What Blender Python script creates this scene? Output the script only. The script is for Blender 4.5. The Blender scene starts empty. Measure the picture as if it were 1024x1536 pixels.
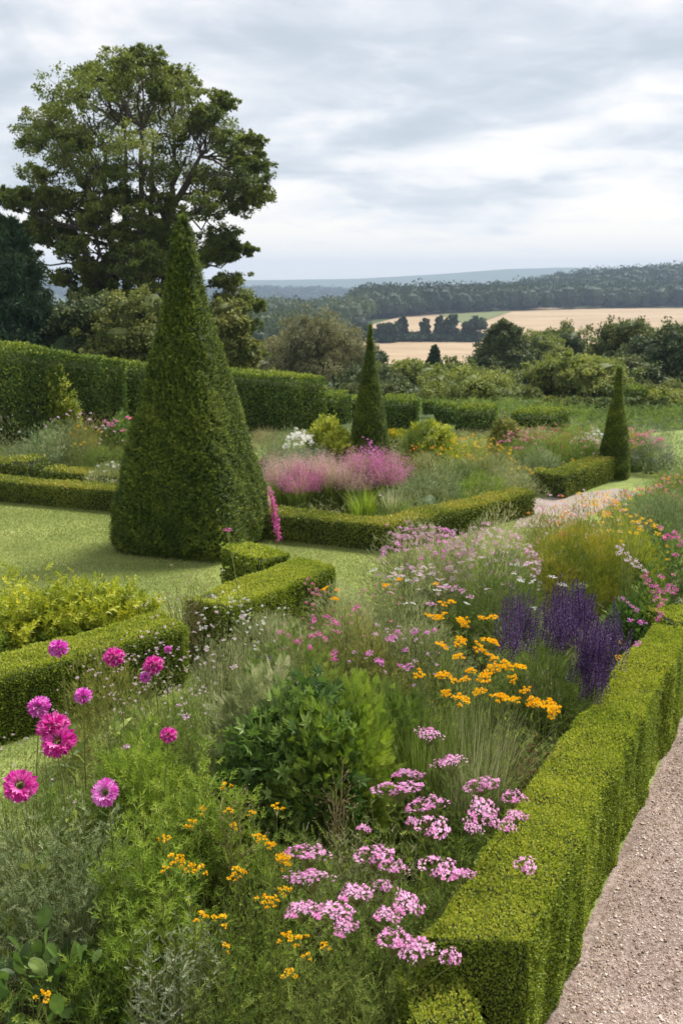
HAZE, SUN_E, EXPO, SKYK = .00023, 3.6, 0.92, 0.65
CL = (1.6, (5.3, 4.2, 0), .24)
import bpy, math, numpy as np
from mathutils import Vector, Matrix
PI = math.pi
sc = bpy.context.scene
COL = sc.collection
R = np.random.default_rng(11)

# ---------------------------------------------------------------- camera model
H = 3.0
PITCH = math.radians(13.0)
FP = 1500.0
CP, SP = math.cos(PITCH), math.sin(PITCH)

def ray(px, py):
    dx = (px - 512) / FP
    dy = (768 - py) / FP
    return np.array([dx, CP + dy * SP, -SP + dy * CP])

def P(px, py, z=0.0):
    """point at height z seen at a photo pixel"""
    d = ray(px, py)
    t = (z - H) / d[2]
    return np.array([d[0] * t, d[1] * t, z])

def A(px, py, Y):
    """point at distance Y seen at a photo pixel"""
    d = ray(px, py)
    t = Y / d[1]
    return np.array([d[0] * t, Y, H + d[2] * t])

# ---------------------------------------------------------------- small maths
def nz(v):
    return v / np.maximum(np.linalg.norm(v, axis=-1, keepdims=True), 1e-9)

def rdir(n, rng=None):
    rng = rng or R
    return nz(rng.normal(size=(n, 3)))

def noise3(p, scale, seed=0, octaves=2):
    r = np.random.default_rng(seed + 991)
    out = np.zeros(len(p))
    amp = 1.0
    tot = 0
    for o in range(octaves):
        for k in range(5):
            d = nz(r.normal(size=3)) * scale * (2 ** o) * r.uniform(.7, 1.5)
            out += amp * np.sin(p @ d + r.uniform(0, 6.28))
        tot += amp * 2.2
        amp *= .5
    return out / tot

# ---------------------------------------------------------------- leaf templates: verts, quads
def T(v, f):
    return (np.array(v, float), np.array(f, int))

def merge_t(parts):
    vs, fs, o = [], [], 0
    for v, f in parts:
        vs.append(v); fs.append(f + o); o += len(v)
    return (np.vstack(vs), np.vstack(fs))

def xf(t, pos, xd, nd, s):
    v, f = t
    xd = nz(np.array(xd, float)); nd = np.array(nd, float)
    nd = nz(nd - xd * (nd @ xd)); yd = np.cross(nd, xd)
    return (np.array(pos) + s * (v[:, :1] * xd + v[:, 1:2] * yd + v[:, 2:] * nd), f)

def kite(w=.5, fold=.08, a=.42):
    return T([[0, 0, 0], [a, w / 2, fold], [1, 0, -.04], [a, -w / 2, fold]], [[0, 3, 2, 1]])

LEAF = kite(.5, .1)
NEEDLE = kite(.2, .03)
ROUND = kite(.75, .1, .5)

def lance(w=.2):   # long leaf of two bent halves
    return T([[0, 0, 0], [.35, w / 2, .1], [.4, 0, .08], [.35, -w / 2, .1], [1, 0, -.12]],
             [[0, 3, 2, 0], [0, 2, 1, 0], [2, 3, 4, 2], [1, 2, 4, 1]])
def lance(w=.2):
    return T([[0, 0, 0], [.35, w / 2, .12], [.35, -w / 2, .12], [.72, w * .38, .1], [.72, -w * .38, .1], [1, 0, -.06]],
             [[0, 2, 1, 0], [1, 2, 4, 3], [3, 4, 5, 3]])
LANCE = lance()

def quadsafe(t):
    """turn degenerate quads (first index repeated last) into real thin quads by marking as tris"""
    return t

def frond(n=7, ang=.9, ll=.34, lw=.1):
    parts = []
    for i in range(n):
        u = (i + .8) / n
        l = ll * (1.15 - .75 * u)
        for s in (-1, 1):
            parts.append(xf(kite(lw / ll, .02), [u * .92, 0, .1 * math.sin(u * 3)], [math.cos(ang), s * math.sin(ang), .1], [0, 0, 1], l))
    parts.append(xf(kite(.06, 0), [0, 0, 0], [1, 0, .1], [0, 0, 1], 1.0))
    return merge_t(parts)
FROND = frond()
FROND5 = frond(5, .8, .4, .16)

def sprig(n=9, ll=.32, w=.4, spread=1.0, seed=3, leaf=None):
    """x axis is the twig, leaves whorl around it"""
    r = np.random.default_rng(seed)
    parts = [xf(kite(.04, 0), [0, 0, 0], [1, 0, 0], [0, 0, 1], 1.0)]
    for i in range(n):
        u = .12 + .86 * i / (n - 1)
        a = i * 2.4 + r.uniform(-.3, .3)
        out = np.array([0, math.cos(a), math.sin(a)])
        d = out * spread + np.array([.55 + .7 * u, 0, 0])
        parts.append(xf(leaf or kite(w, .06), [u, 0, 0], d, np.array([1, 0, 0]) - .3 * out, ll * (1.15 - .5 * u) * r.uniform(.85, 1.15)))
    return merge_t(parts)
SPRIG = sprig()
SPRIGF = sprig(16, .2, .3, .9, 5)
SPRIGN = sprig(13, .27, .26, .85, 6)
WILLOW = sprig(11, .42, .2, .75, 7)
CLUMP = sprig(7, .5, .55, 1.3, 8)

def lobed():
    pts = []
    lob = [(-140, .28), (-105, .6), (-78, .36), (-52, .82), (-28, .45), (0, 1.0), (28, .45), (52, .82), (78, .36), (105, .6), (140, .28)]
    for a, r_ in lob:
        a = math.radians(a)
        pts.append([.35 + .65 * r_ * math.cos(a), .65 * r_ * math.sin(a), .10 - .12 * r_])
    v = [[.3, 0, .02]] + pts
    f = []
    n = len(pts)
    for i in range(0, n - 2, 2):
        f.append([0, i + 1, i + 2, i + 3])
    return T(v, f)
LOBED = lobed()
OVAL = T([[0, 0, 0], [.25, .26, .06], [.25, 0, 0], [.25, -.26, .06], [.55, .33, .05], [.55, 0, -.01], [.55, -.33, .05], [.82, .22, 0], [.82, 0, -.04], [.82, -.22, 0], [1, 0, -.09]],
 [[0, 2, 1, 0], [0, 3, 2, 0], [1, 2, 5, 4], [2, 3, 6, 5], [4, 5, 8, 7], [5, 6, 9, 8], [7, 8, 10, 7], [8, 9, 10, 8]])
CRUMPLE = merge_t([xf(kite(.9, .12, .5), [0, 0, 0], [math.cos(a), math.sin(a), .25], [0, 0, 1], 1.0) for a in (0, 1.25, 2.5, 3.8, 5.0)])

# ---------------------------------------------------------------- mesh builder
class MB:
    def __init__(self):
        self.v = []; self.q = []; self.m = []; self.r = []; self.n = 0
    def add(self, v, q, m=0, r=None):
        v = np.asarray(v, float).reshape(-1, 3); q = np.asarray(q, int).reshape(-1, 4)
        self.v.append(v); self.q.append(q + self.n); self.n += len(v)
        self.m.append(np.full(len(q), m, int) if np.isscalar(m) else np.asarray(m, int))
        if r is None: r = R.uniform(0, 1, len(q))
        elif np.isscalar(r): r = np.full(len(q), float(r))
        self.r.append(np.asarray(r, float))
        return self
    def inst(self, t, pos, xd, nd=None, s=1.0, m=0, r=None, jit=.12):
        tv, tf = t
        n = len(pos)
        if n == 0: return self
        xd = nz(np.asarray(xd, float))
        if nd is None: nd = rdir(n)
        nd = np.asarray(nd, float)
        nd = nd - xd * np.sum(nd * xd, 1, keepdims=True)
        nd = nz(nd + 1e-6); yd = np.cross(nd, xd)
        s = np.broadcast_to(np.asarray(s, float), (n,)).reshape(n, 1, 1)
        V = pos[:, None, :] + s * (tv[None, :, 0:1] * xd[:, None] + tv[None, :, 1:2] * yd[:, None] + tv[None, :, 2:3] * nd[:, None])
        F = tf[None] + (np.arange(n) * len(tv))[:, None, None]
        k = len(tf)
        if r is None: r = R.uniform(0, 1, n)
        rr = np.repeat(np.asarray(r, float), k) + R.uniform(-jit, jit, n * k)
        mm = m if np.isscalar(m) else np.repeat(np.asarray(m, int), k)
        return self.add(V.reshape(-1, 3), F.reshape(-1, 4), mm, np.clip(rr, 0, 1))
    def tubes(self, C, rad, m=0, sides=4, r=None):
        """C (N,K,3) centre lines, rad (N,K)"""
        N, K, _ = C.shape
        rad = np.broadcast_to(rad, (N, K))
        d = np.gradient(C, axis=1); d = nz(d)
        ref = np.where(np.abs(d[..., 2:3]) > .9, np.array([1., 0, 0]), np.array([0, 0, 1.]))
        a = nz(np.cross(d, ref)); b = np.cross(d, a)
        th = np.arange(sides) * 2 * PI / sides
        V = C[:, :, None] + rad[..., None, None] * (np.cos(th)[None, None, :, None] * a[:, :, None] + np.sin(th)[None, None, :, None] * b[:, :, None])
        idx = np.arange(N * K * sides).reshape(N, K, sides)
        i0 = idx[:, :-1]; i1 = idx[:, 1:]
        F = np.stack([i0, np.roll(i0, -1, 2), np.roll(i1, -1, 2), i1], -1).reshape(-1, 4)
        rr = None if r is None else r
        return self.add(V.reshape(-1, 3), F, m, rr)
    def grid(self, V, m=0, r=None, closeu=False):
        """V (a,b,3)"""
        a, b, _ = V.shape
        idx = np.arange(a * b).reshape(a, b)
        if closeu:
            i = idx; j = np.roll(idx, -1, 0)
        else:
            i = idx[:-1]; j = idx[1:]
        F = np.stack([i[:, :-1], j[:, :-1], j[:, 1:], i[:, 1:]], -1).reshape(-1, 4)
        return self.add(V.reshape(-1, 3), F, m, r)
    def ribbons(self, base, d, length, bend, width, m=0, K=5, r=None, tip=.12):
        """grass blades: base (N,3), outward dir d (N,3), bend = how far the tip goes sideways"""
        N = len(base)
        t = np.linspace(0, 1, K)[None, :, None]
        up = np.array([0, 0, 1.])
        L = np.asarray(length, float).reshape(-1, 1, 1); B = np.asarray(bend, float).reshape(-1, 1, 1)
        C = base[:, None] + up * (L * (t - .35 * B * t ** 3)) + d[:, None] * L * B * t ** 1.9
        side = nz(np.cross(d, up))[:, None] * (np.asarray(width, float).reshape(-1, 1, 1) * .5 * (1 - (1 - tip) * t ** 1.5))
        V = np.stack([C - side, C + side], 2)
        idx = np.arange(N * K * 2).reshape(N, K, 2)
        F = np.stack([idx[:, :-1, 0], idx[:, :-1, 1], idx[:, 1:, 1], idx[:, 1:, 0]], -1).reshape(-1, 4)
        if r is None: r = R.uniform(0, 1, N)
        self.add(V.reshape(-1, 3), F, m, np.repeat(r, K - 1))
        return C
    def mesh(self, name, mats, org=(0, 0, 0), smooth=False):
        v = np.vstack(self.v) - np.array(org, float)
        q = np.vstack(self.q); mi = np.concatenate(self.m); rr = np.concatenate(self.r)
        tri = (q[:, 0] == q[:, 3])
        tot = np.where(tri, 3, 4).astype(np.int32)
        start = np.concatenate([[0], np.cumsum(tot)[:-1]]).astype(np.int32)
        mask = np.ones(q.shape, bool); mask[tri, 3] = False
        loops = q[mask].astype(np.int32)
        me = bpy.data.meshes.new(name)
        me.vertices.add(len(v)); me.vertices.foreach_set('co', v.astype(np.float32).ravel())
        me.loops.add(len(loops)); me.loops.foreach_set('vertex_index', loops)
        me.polygons.add(len(q)); me.polygons.foreach_set('loop_start', start)
        try: me.polygons.foreach_set('loop_total', tot)
        except Exception: pass
        me.polygons.foreach_set('material_index', mi.astype(np.int32))
        me.update(calc_edges=True)
        at = me.attributes.new('rnd', 'FLOAT', 'FACE'); at.data.foreach_set('value', rr.astype(np.float32))
        me.polygons.foreach_set('use_smooth', np.full(len(q), smooth, bool))
        for mt in (mats if isinstance(mats, (list, tuple)) else [mats]): me.materials.append(mt)
        return me
    def build(self, name, mats, parent=None, smooth=False, org=None):
        if org is None: org = tuple(parent.location) if parent else (0, 0, 0)
        if parent is not None and parent.parent is not None:
            org = tuple(Vector(parent.location) + Vector(parent.parent.location))
        o = bpy.data.objects.new(name, self.mesh(name, mats, org, smooth)); COL.objects.link(o)
        if parent is not None: o.parent = parent
        else: o.location = org
        return o

def tag(o, label=None, cat=None, group=None, kind=None):
    if label: o['label'] = label
    if cat: o['category'] = cat
    if group: o['group'] = group
    if kind: o['kind'] = kind
    return o

def thing(name, label, cat, loc, group=None):
    o = bpy.data.objects.new(name, None); COL.objects.link(o)
    o.location = (float(loc[0]), float(loc[1]), float(loc[2])); o.empty_display_size = .1
    return tag(o, label, cat, group)

def part(name, me, parent, pos, rot=(0, 0, 0), scale=(1, 1, 1)):
    """a part sharing mesh data, pos in world"""
    o = bpy.data.objects.new(name, me); COL.objects.link(o); o.parent = parent
    o.location = Vector(pos) - parent.location
    o.rotation_euler = rot; o.scale = scale if not np.isscalar(scale) else (scale,) * 3
    return o

# ---------------------------------------------------------------- materials
def lin(c):
    c = c / 255.0
    return c / 12.92 if c <= .04045 else ((c + .055) / 1.055) ** 2.4
def C3(r, g, b, k=1.0): return (lin(r) * k, lin(g) * k, lin(b) * k, 1)

def new_mat(name):
    m = bpy.data.materials.new(name); m.use_nodes = True
    nt = m.node_tree; nt.nodes.clear()
    return m, nt, nt.nodes, nt.links

def ramp(nodes, cols, pos=None):
    n = nodes.new('ShaderNodeValToRGB'); e = n.color_ramp.elements
    pos = pos or [i / (len(cols) - 1) for i in range(len(cols))]
    e[0].position = pos[0]; e[0].color = cols[0]
    e[1].position = pos[-1]; e[1].color = cols[-1]
    for c, p_ in zip(cols[1:-1], pos[1:-1]):
        x = e.new(p_); x.color = c
    return n

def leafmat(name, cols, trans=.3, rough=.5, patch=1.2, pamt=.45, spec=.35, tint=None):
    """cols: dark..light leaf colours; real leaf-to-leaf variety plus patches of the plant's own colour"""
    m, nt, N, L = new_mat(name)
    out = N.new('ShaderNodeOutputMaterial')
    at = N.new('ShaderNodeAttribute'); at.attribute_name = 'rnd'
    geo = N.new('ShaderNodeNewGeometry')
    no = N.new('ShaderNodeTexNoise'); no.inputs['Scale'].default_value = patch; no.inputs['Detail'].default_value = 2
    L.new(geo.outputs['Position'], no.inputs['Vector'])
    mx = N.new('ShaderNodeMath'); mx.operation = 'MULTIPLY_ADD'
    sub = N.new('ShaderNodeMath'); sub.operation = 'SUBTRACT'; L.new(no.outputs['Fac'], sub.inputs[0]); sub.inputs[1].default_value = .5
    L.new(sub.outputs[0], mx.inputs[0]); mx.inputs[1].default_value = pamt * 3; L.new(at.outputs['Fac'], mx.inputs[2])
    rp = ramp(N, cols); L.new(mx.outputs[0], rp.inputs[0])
    b = N.new('ShaderNodeBsdfPrincipled'); b.inputs['Roughness'].default_value = rough
    b.inputs['Specular IOR Level'].default_value = spec
    L.new(rp.outputs[0], b.inputs['Base Color'])
    if trans > 0:
        t = N.new('ShaderNodeBsdfTranslucent')
        hs = N.new('ShaderNodeHueSaturation'); hs.inputs['Value'].default_value = 1.25; hs.inputs['Saturation'].default_value = 1.1
        L.new(rp.outputs[0], hs.inputs['Color']); L.new(hs.outputs[0], t.inputs['Color'])
        ms = N.new('ShaderNodeMixShader'); ms.inputs[0].default_value = trans
        L.new(b.outputs[0], ms.inputs[1]); L.new(t.outputs[0], ms.inputs[2]); L.new(ms.outputs[0], out.inputs['Surface'])
    else:
        L.new(b.outputs[0], out.inputs['Surface'])
    return m

def texmat(name, cols, scale=4, detail=6, rough=.9, pos=None, bump=0, bscale=40, stretch=(1, 1, 1), fine=None):
    m, nt, N, L = new_mat(name)
    out = N.new('ShaderNodeOutputMaterial')
    geo = N.new('ShaderNodeNewGeometry'); mp = N.new('ShaderNodeMapping'); mp.inputs['Scale'].default_value = stretch
    L.new(geo.outputs['Position'], mp.inputs[0])
    no = N.new('ShaderNodeTexNoise'); no.inputs['Scale'].default_value = scale; no.inputs['Detail'].default_value = detail
    no.inputs['Roughness'].default_value = .6
    L.new(mp.outputs[0], no.inputs['Vector'])
    rp = ramp(N, cols, pos); L.new(no.outputs['Fac'], rp.inputs[0])
    b = N.new('ShaderNodeBsdfPrincipled'); b.inputs['Roughness'].default_value = rough; b.inputs['Specular IOR Level'].default_value = .2
    col = rp.outputs[0]
    if fine:
        n2 = N.new('ShaderNodeTexNoise'); n2.inputs['Scale'].default_value = fine[0]; n2.inputs['Detail'].default_value = 3
        L.new(geo.outputs['Position'], n2.inputs['Vector'])
        r2 = ramp(N, [(fine[1],) * 3 + (1,), (fine[2],) * 3 + (1,)], [.3, .7]); L.new(n2.outputs['Fac'], r2.inputs[0])
        mm = N.new('ShaderNodeMix'); mm.data_type = 'RGBA'; mm.blend_type = 'MULTIPLY'; mm.inputs[0].default_value = 1
        L.new(rp.outputs[0], mm.inputs[6]); L.new(r2.outputs[0], mm.inputs[7]); col = mm.outputs[2]
    L.new(col, b.inputs['Base Color'])
    if bump:
        n3 = N.new('ShaderNodeTexNoise'); n3.inputs['Scale'].default_value = bscale; n3.inputs['Detail'].default_value = 4
        L.new(geo.outputs['Position'], n3.inputs['Vector'])
        bp = N.new('ShaderNodeBump'); bp.inputs['Strength'].default_value = bump; bp.inputs['Distance'].default_value = .02
        L.new(n3.outputs['Fac'], bp.inputs['Height']); L.new(bp.outputs[0], b.inputs['Normal'])
    L.new(b.outputs[0], out.inputs['Surface'])
    return m

def G(name, cols, trans=.3, rough=.5, patch=1.2, pamt=.45, spec=.25, tint=None):
    if 'leaf' in name or 'blade' in name or 'stem' in name:
        k = (1.48, 1.27, 1.35) if not any(q in name for q in ('conifer', 'dark_purple', 'wood', 'big_tree', 'silver')) else (1.15, 1.12, 1.05)
        cols = [(min(.8, q[0] * k[0]), min(.8, q[1] * k[1]), min(.8, q[2] * k[2]), 1) for q in cols]
    return leafmat(name, cols, trans, rough, patch, pamt, spec)
M = dict(
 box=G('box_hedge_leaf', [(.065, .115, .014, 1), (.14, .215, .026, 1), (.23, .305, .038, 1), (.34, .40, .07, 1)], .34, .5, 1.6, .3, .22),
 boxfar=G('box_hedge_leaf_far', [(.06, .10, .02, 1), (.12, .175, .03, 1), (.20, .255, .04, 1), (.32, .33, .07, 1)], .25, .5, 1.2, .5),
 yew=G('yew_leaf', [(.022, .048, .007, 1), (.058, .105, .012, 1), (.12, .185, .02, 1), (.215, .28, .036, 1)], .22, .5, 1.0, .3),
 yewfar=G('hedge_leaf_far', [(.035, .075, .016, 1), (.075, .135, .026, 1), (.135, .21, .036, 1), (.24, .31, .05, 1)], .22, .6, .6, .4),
 core=texmat('hedge_twig_core', [(.03, .04, .012, 1), (.06, .075, .025, 1)], 30),
 dark=G('dark_lobed_leaf', [(.035, .08, .016, 1), (.07, .14, .028, 1), (.12, .21, .045, 1), (.18, .27, .07, 1)], .28, .45, 2.5, .4, .4),
 mid=G('mid_green_leaf', [(.055, .105, .02, 1), (.105, .18, .034, 1), (.165, .255, .052, 1), (.26, .34, .085, 1)], .32, .5, 1.5, .45),
 fresh=G('fresh_green_leaf', [(.07, .13, .015, 1), (.13, .22, .03, 1), (.20, .31, .045, 1), (.28, .38, .07, 1)], .35, .5, 1.5, .4),
 yellow=G('yellow_green_leaf', [(.09, .14, .015, 1), (.18, .25, .025, 1), (.29, .36, .035, 1), (.42, .46, .06, 1)], .32, .45, 1.5, .4),
 olive=G('olive_leaf', [(.075, .105, .022, 1), (.14, .175, .035, 1), (.22, .26, .055, 1), (.32, .33, .10, 1)], .3, .6, 2.0, .5),
 rustolive=G('rust_tipped_leaf', [(.065, .115, .012, 1), (.14, .20, .018, 1), (.26, .29, .025, 1), (.38, .29, .04, 1)], .3, .55, 3.0, .5),
 blue=G('blue_green_leaf', [(.07, .12, .045, 1), (.13, .20, .08, 1), (.21, .295, .125, 1), (.36, .43, .26, 1)], .22, .6, 2.0, .3),
 silver=G('silver_leaf', [(.12, .16, .10, 1), (.22, .27, .17, 1), (.34, .38, .27, 1), (.5, .52, .42, 1)], .2, .7, 2.0, .3),
 pale=G('pale_green_leaf', [(.11, .15, .06, 1), (.19, .25, .10, 1), (.28, .34, .16, 1), (.40, .44, .26, 1)], .3, .6, 1.5, .4),
 tan=G('dry_seedhead', [(.16, .12, .05, 1), (.26, .21, .10, 1), (.36, .30, .16, 1), (.46, .38, .24, 1)], .25, .8, 3.0, .3),
 rust=G('rusty_leaf', [(.12, .04, .025, 1), (.22, .08, .05, 1), (.32, .14, .09, 1), (.42, .26, .16, 1)], .25, .6, 3.0, .3),
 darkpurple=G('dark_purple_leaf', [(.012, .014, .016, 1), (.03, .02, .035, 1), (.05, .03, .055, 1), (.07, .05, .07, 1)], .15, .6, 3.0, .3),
 stem=G('green_stem', [(.09, .12, .03, 1), (.15, .19, .05, 1)], .1, .6, 3, .2),
 drystem=G('brown_stem', [(.13, .12, .05, 1), (.24, .2, .1, 1)], .1, .7, 3, .2),
 grass=G('lawn_blade', [(.13, .175, .045, 1), (.175, .225, .06, 1), (.225, .275, .078, 1), (.28, .32, .11, 1)], .3, .6, .35, .5),
 bark=texmat('tree_bark', [(.05, .04, .03, 1), (.12, .10, .075, 1)], 6, 6, .95, None, .6, 20, (3, 3, .6)),
 bigtree=G('big_tree_leaf', [(.05, .075, .018, 1), (.09, .125, .026, 1), (.14, .18, .035, 1), (.20, .23, .06, 1)], .3, .5, .35, .4),
 conifer=G('conifer_leaf', [(.016, .04, .02, 1), (.03, .065, .028, 1), (.05, .09, .038, 1), (.075, .12, .045, 1)], .12, .6, .4, .4),
 treemid=G('mid_tree_leaf', [(.035, .06, .012, 1), (.07, .10, .02, 1), (.11, .145, .03, 1), (.16, .19, .05, 1)], .25, .6, .2, .4),
 treelight=G('light_tree_leaf', [(.06, .09, .02, 1), (.10, .15, .03, 1), (.16, .21, .045, 1), (.22, .27, .07, 1)], .3, .6, .2, .4),
 treedark=G('dark_tree_leaf', [(.02, .04, .014, 1), (.04, .07, .022, 1), (.07, .105, .032, 1), (.105, .14, .045, 1)], .2, .6, .2, .4),
 willow=G('willowy_leaf', [(.06, .075, .03, 1), (.10, .12, .05, 1), (.15, .17, .07, 1), (.20, .22, .10, 1)], .3, .6, .3, .4),
 wood=G('far_wood_leaf', [(.014, .03, .014, 1), (.028, .05, .022, 1), (.045, .072, .03, 1), (.07, .10, .04, 1)], .12, .7, .02, .45),
 # flowers
 pink=G('light_pink_petal', [(.64, .20, .46, 1), (.75, .32, .60, 1), (.83, .46, .70, 1), (.88, .62, .80, 1)], .3, .5, 6, .2, .2),
 magenta=G('magenta_petal', [(.46, .02, .24, 1), (.62, .05, .36, 1), (.75, .13, .48, 1), (.84, .32, .62, 1)], .3, .5, 6, .2, .2),
 orchid=G('orchid_petal', [(.55, .05, .42, 1), (.70, .12, .55, 1), (.80, .28, .68, 1), (.88, .50, .80, 1)], .3, .5, 6, .2, .2),
 rose=G('rose_petal', [(.45, .05, .14, 1), (.6, .12, .26, 1), (.72, .28, .42, 1), (.8, .45, .55, 1)], .3, .5, 6, .2, .2),
 mauve=G('mauve_petal', [(.45, .18, .38, 1), (.58, .3, .5, 1), (.7, .45, .62, 1), (.8, .62, .74, 1)], .3, .5, 6, .2, .2),
 palepink=G('pale_pink_petal', [(.66, .38, .52, 1), (.74, .5, .62, 1), (.8, .64, .72, 1), (.84, .78, .82, 1)], .3, .5, 6, .2, .2),
 white=G('white_petal', [(.7, .66, .62, 1), (.8, .78, .76, 1), (.85, .84, .84, 1)], .3, .5, 6, .2, .2),
 gold=G('golden_petal', [(.80, .36, .004, 1), (.84, .47, .008, 1), (.88, .57, .016, 1), (.90, .66, .04, 1)], .3, .5, 6, .2, .2),
 orange=G('orange_petal', [(.75, .16, .02, 1), (.85, .3, .05, 1), (.9, .45, .15, 1)], .3, .5, 6, .2, .2),
 purple=G('deep_purple_petal', [(.03, .016, .055, 1), (.065, .03, .105, 1), (.11, .055, .165, 1), (.20, .12, .26, 1)], .25, .6, 8, .2, .2),
 plume=G('pink_grass_plume', [(.48, .26, .30, 1), (.62, .38, .42, 1), (.7, .5, .52, 1)], .4, .7, 2, .2, .1),
 plumemag=G('magenta_grass_plume', [(.5, .12, .33, 1), (.62, .2, .45, 1), (.7, .36, .55, 1)], .4, .7, 2, .2, .1),
 centre=G('dark_flower_centre', [(.06, .03, .015, 1), (.14, .10, .02, 1), (.22, .2, .05, 1)], .1, .7, 6, .2, .1),
)
# ---------------------------------------------------------------- terrain
PY = np.array([-50, 22, 30, 60, 100, 200, 300, 440, 660, 800, 1000, 1150, 1400, 1900, 2500, 3400, 5000, 6500.])
PZ = np.array([0, 0, -.7, -3.4, -7, -15.5, -21, -22.5, -20, -18.3, -18, -18, -30, -60, -60, -60, -40, -60.])
def ridge_near(X):      # height of the wooded rise, falling away to the left
    return np.interp(X, [-400, -100, 38, 86, 150, 198, 270, 408, 900], [-42, -38, -33, -26, -17, -12, -1, 7, 14])
def terr(x, y):
    x = np.asarray(x, float); y = np.asarray(y, float)
    z = np.interp(y, PY, PZ)
    k = np.exp(-((y - 1150) / 190.) ** 2)
    z = z + k * (ridge_near(x) - (-18.0))
    k2 = np.exp(-((y - 2500) / 330.) ** 2)
    top2 = np.interp(x, [-2500, -1500, -700, -200, 50, 250, 600, 2500], [-2, -8, -16, -28, -32, -38, -60, -60])
    z = z + k2 * (top2 + 60)
    k3 = np.exp(-((y - 5000) / 600.) ** 2)
    top3 = np.interp(x, [-6000, -2500, -400, 100, 500, 800, 1100, 1500, 4000], [34, 26, 15, 22, 38, 55, 60, 54, 46])
    z = z + k3 * (top3 + 40)
    far = np.clip((y - 60) / 200, 0, 1)
    z = z + far * 1.2 * np.sin(x / 97.) * np.cos(y / 130. + 1)
    z = z + np.clip((y - 700) / 1500, 0, 1) * 9 * np.sin(x / 420. + 2) * np.cos(y / 500.)
    return z

ys = np.concatenate([np.arange(-6, 60, 2.), np.arange(60, 300, 8.), np.arange(300, 1500, 20.), np.arange(1500, 5600, 60.)])
us = np.linspace(-1, 1, 121)
VX = np.sign(us) * np.abs(us) ** 1.3
W = 30 + np.maximum(ys, 0) * .75
gx = VX[None] * W[:, None]; gy = np.repeat(ys[:, None], len(us), 1)
terrain = MB().grid(np.stack([gx, gy, terr(gx, gy)], -1)[:, ::-1].transpose(1, 0, 2)[::-1], 0)
far_ground = texmat('far_grassland', [(.03, .05, .015, 1), (.06, .085, .025, 1), (.10, .12, .04, 1)], .012, 6, .95, None, 0, 1, (1, .4, 1))
tag(terrain.build('ground', far_ground, smooth=True), 'green valley ground falling away beyond the garden', 'ground', None, 'structure')

def sheet(name, poly, z, mat, label, cat, n=1, kind='structure'):
    """flat sheet over a convex/concave polygon via bmesh fill"""
    import bmesh
    bm = bmesh.new()
    vs = [bm.verts.new((p[0], p[1], z)) for p in poly]
    f = bm.faces.new(vs); bm.normal_update()
    if f.normal.z < 0: f.normal_flip()
    bmesh.ops.triangulate(bm, faces=[f])
    me = bpy.data.meshes.new(name); bm.to_mesh(me); bm.free(); me.materials.append(mat)
    o = bpy.data.objects.new(name, me); COL.objects.link(o)
    return tag(o, label, cat, None, kind)

lawn_mat = texmat('lawn_ground', [(.12, .165, .045, 1), (.18, .23, .062, 1), (.25, .30, .088, 1), (.32, .34, .14, 1)], 1.3, 5, .95, [.25, .45, .6, .8], .4, 60, (1, 1, 1), (60, .7, 1.15))
sheet('lawn', [(-22, -1.5), (14, -1.5), (15, 19.5), (7, 20.5), (5.2, 19.5), (-22, 18)], .004, lawn_mat, 'smooth green lawn between the clipped hedges', 'lawn')
soil_mat = texmat('dark_soil', [(.025, .018, .011, 1), (.06, .043, .028, 1), (.1, .075, .05, 1)], 12, 6, 1, None, .6, 30)
BED = [(-2.9, 1.2), (-2.6, 4.4), (-1.3, 5.2), (-.75, 6.1), (-.25, 7.1), (.5, 8.4), (1.5, 9.6), (2.6, 10.6), (4.2, 10.2), (3.6, 8.4), (2.3, 6.6), (.75, 3.7), (.7, 1.2)]
sheet('soil', BED, .008, soil_mat, 'dark soil of the long flower border in front', 'soil')

def inpoly(x, y, poly):
    c = np.zeros(len(x), bool); n = len(poly); j = n - 1
    for i in range(n):
        xi, yi = poly[i]; xj, yj = poly[j]
        with np.errstate(divide='ignore', invalid='ignore'):
            k = ((yi > y) != (yj > y)) & (x < (xj - xi) * (y - yi) / (yj - yi + 1e-12) + xi)
        c ^= k; j = i
    return c
def scatter(poly, n):
    p = np.array(poly); lo = p.min(0); hi = p.max(0)
    x = R.uniform(lo[0], hi[0], n); y = R.uniform(lo[1], hi[1], n)
    k = inpoly(x, y, poly)
    return x[k], y[k]

# gravel path on the right
gravel_mat = texmat('gravel_bed', [(.17, .115, .09, 1), (.32, .235, .20, 1), (.47, .37, .325, 1), (.58, .5, .45, 1)], 55, 8, .95, [.3, .45, .6, .75], .9, 160, (1, 1, 1), (4, .75, 1.1))
GP = [(.55, 1.0), (.80, 3.50), (2.37, 6.50), (3.0, 7.3), (9, 9), (9, 1.0)]
sheet('gravel_path', GP, .008, gravel_mat, 'pinkish gravel path beside the near box hedge', 'path')
mid_gravel = texmat('mid_gravel', [(.20, .155, .125, 1), (.30, .25, .21, 1), (.38, .33, .28, 1)], 18, 8, .95, None, .5, 60)
sheet('gravel_walk', [P(q[0], q[1])[:2] for q in ((768, 792), (797, 749), (845, 744), (925, 733), (962, 741), (900, 766), (850, 792))], .008, mid_gravel, 'short gravel walk crossing between the two mid garden beds', 'path')
stone_mat = G('gravel_stone', [(.17, .11, .08, 1), (.35, .255, .205, 1), (.51, .405, .34, 1), (.71, .62, .55, 1)], 0, .85, 3, .25, .3)
x, y = scatter([(.72, 3.0), (.84, 3.45), (2.36, 6.4), (3.6, 8), (4.5, 8), (2.6, 4.5), (1.8, 3.0)], 92000)
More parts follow.
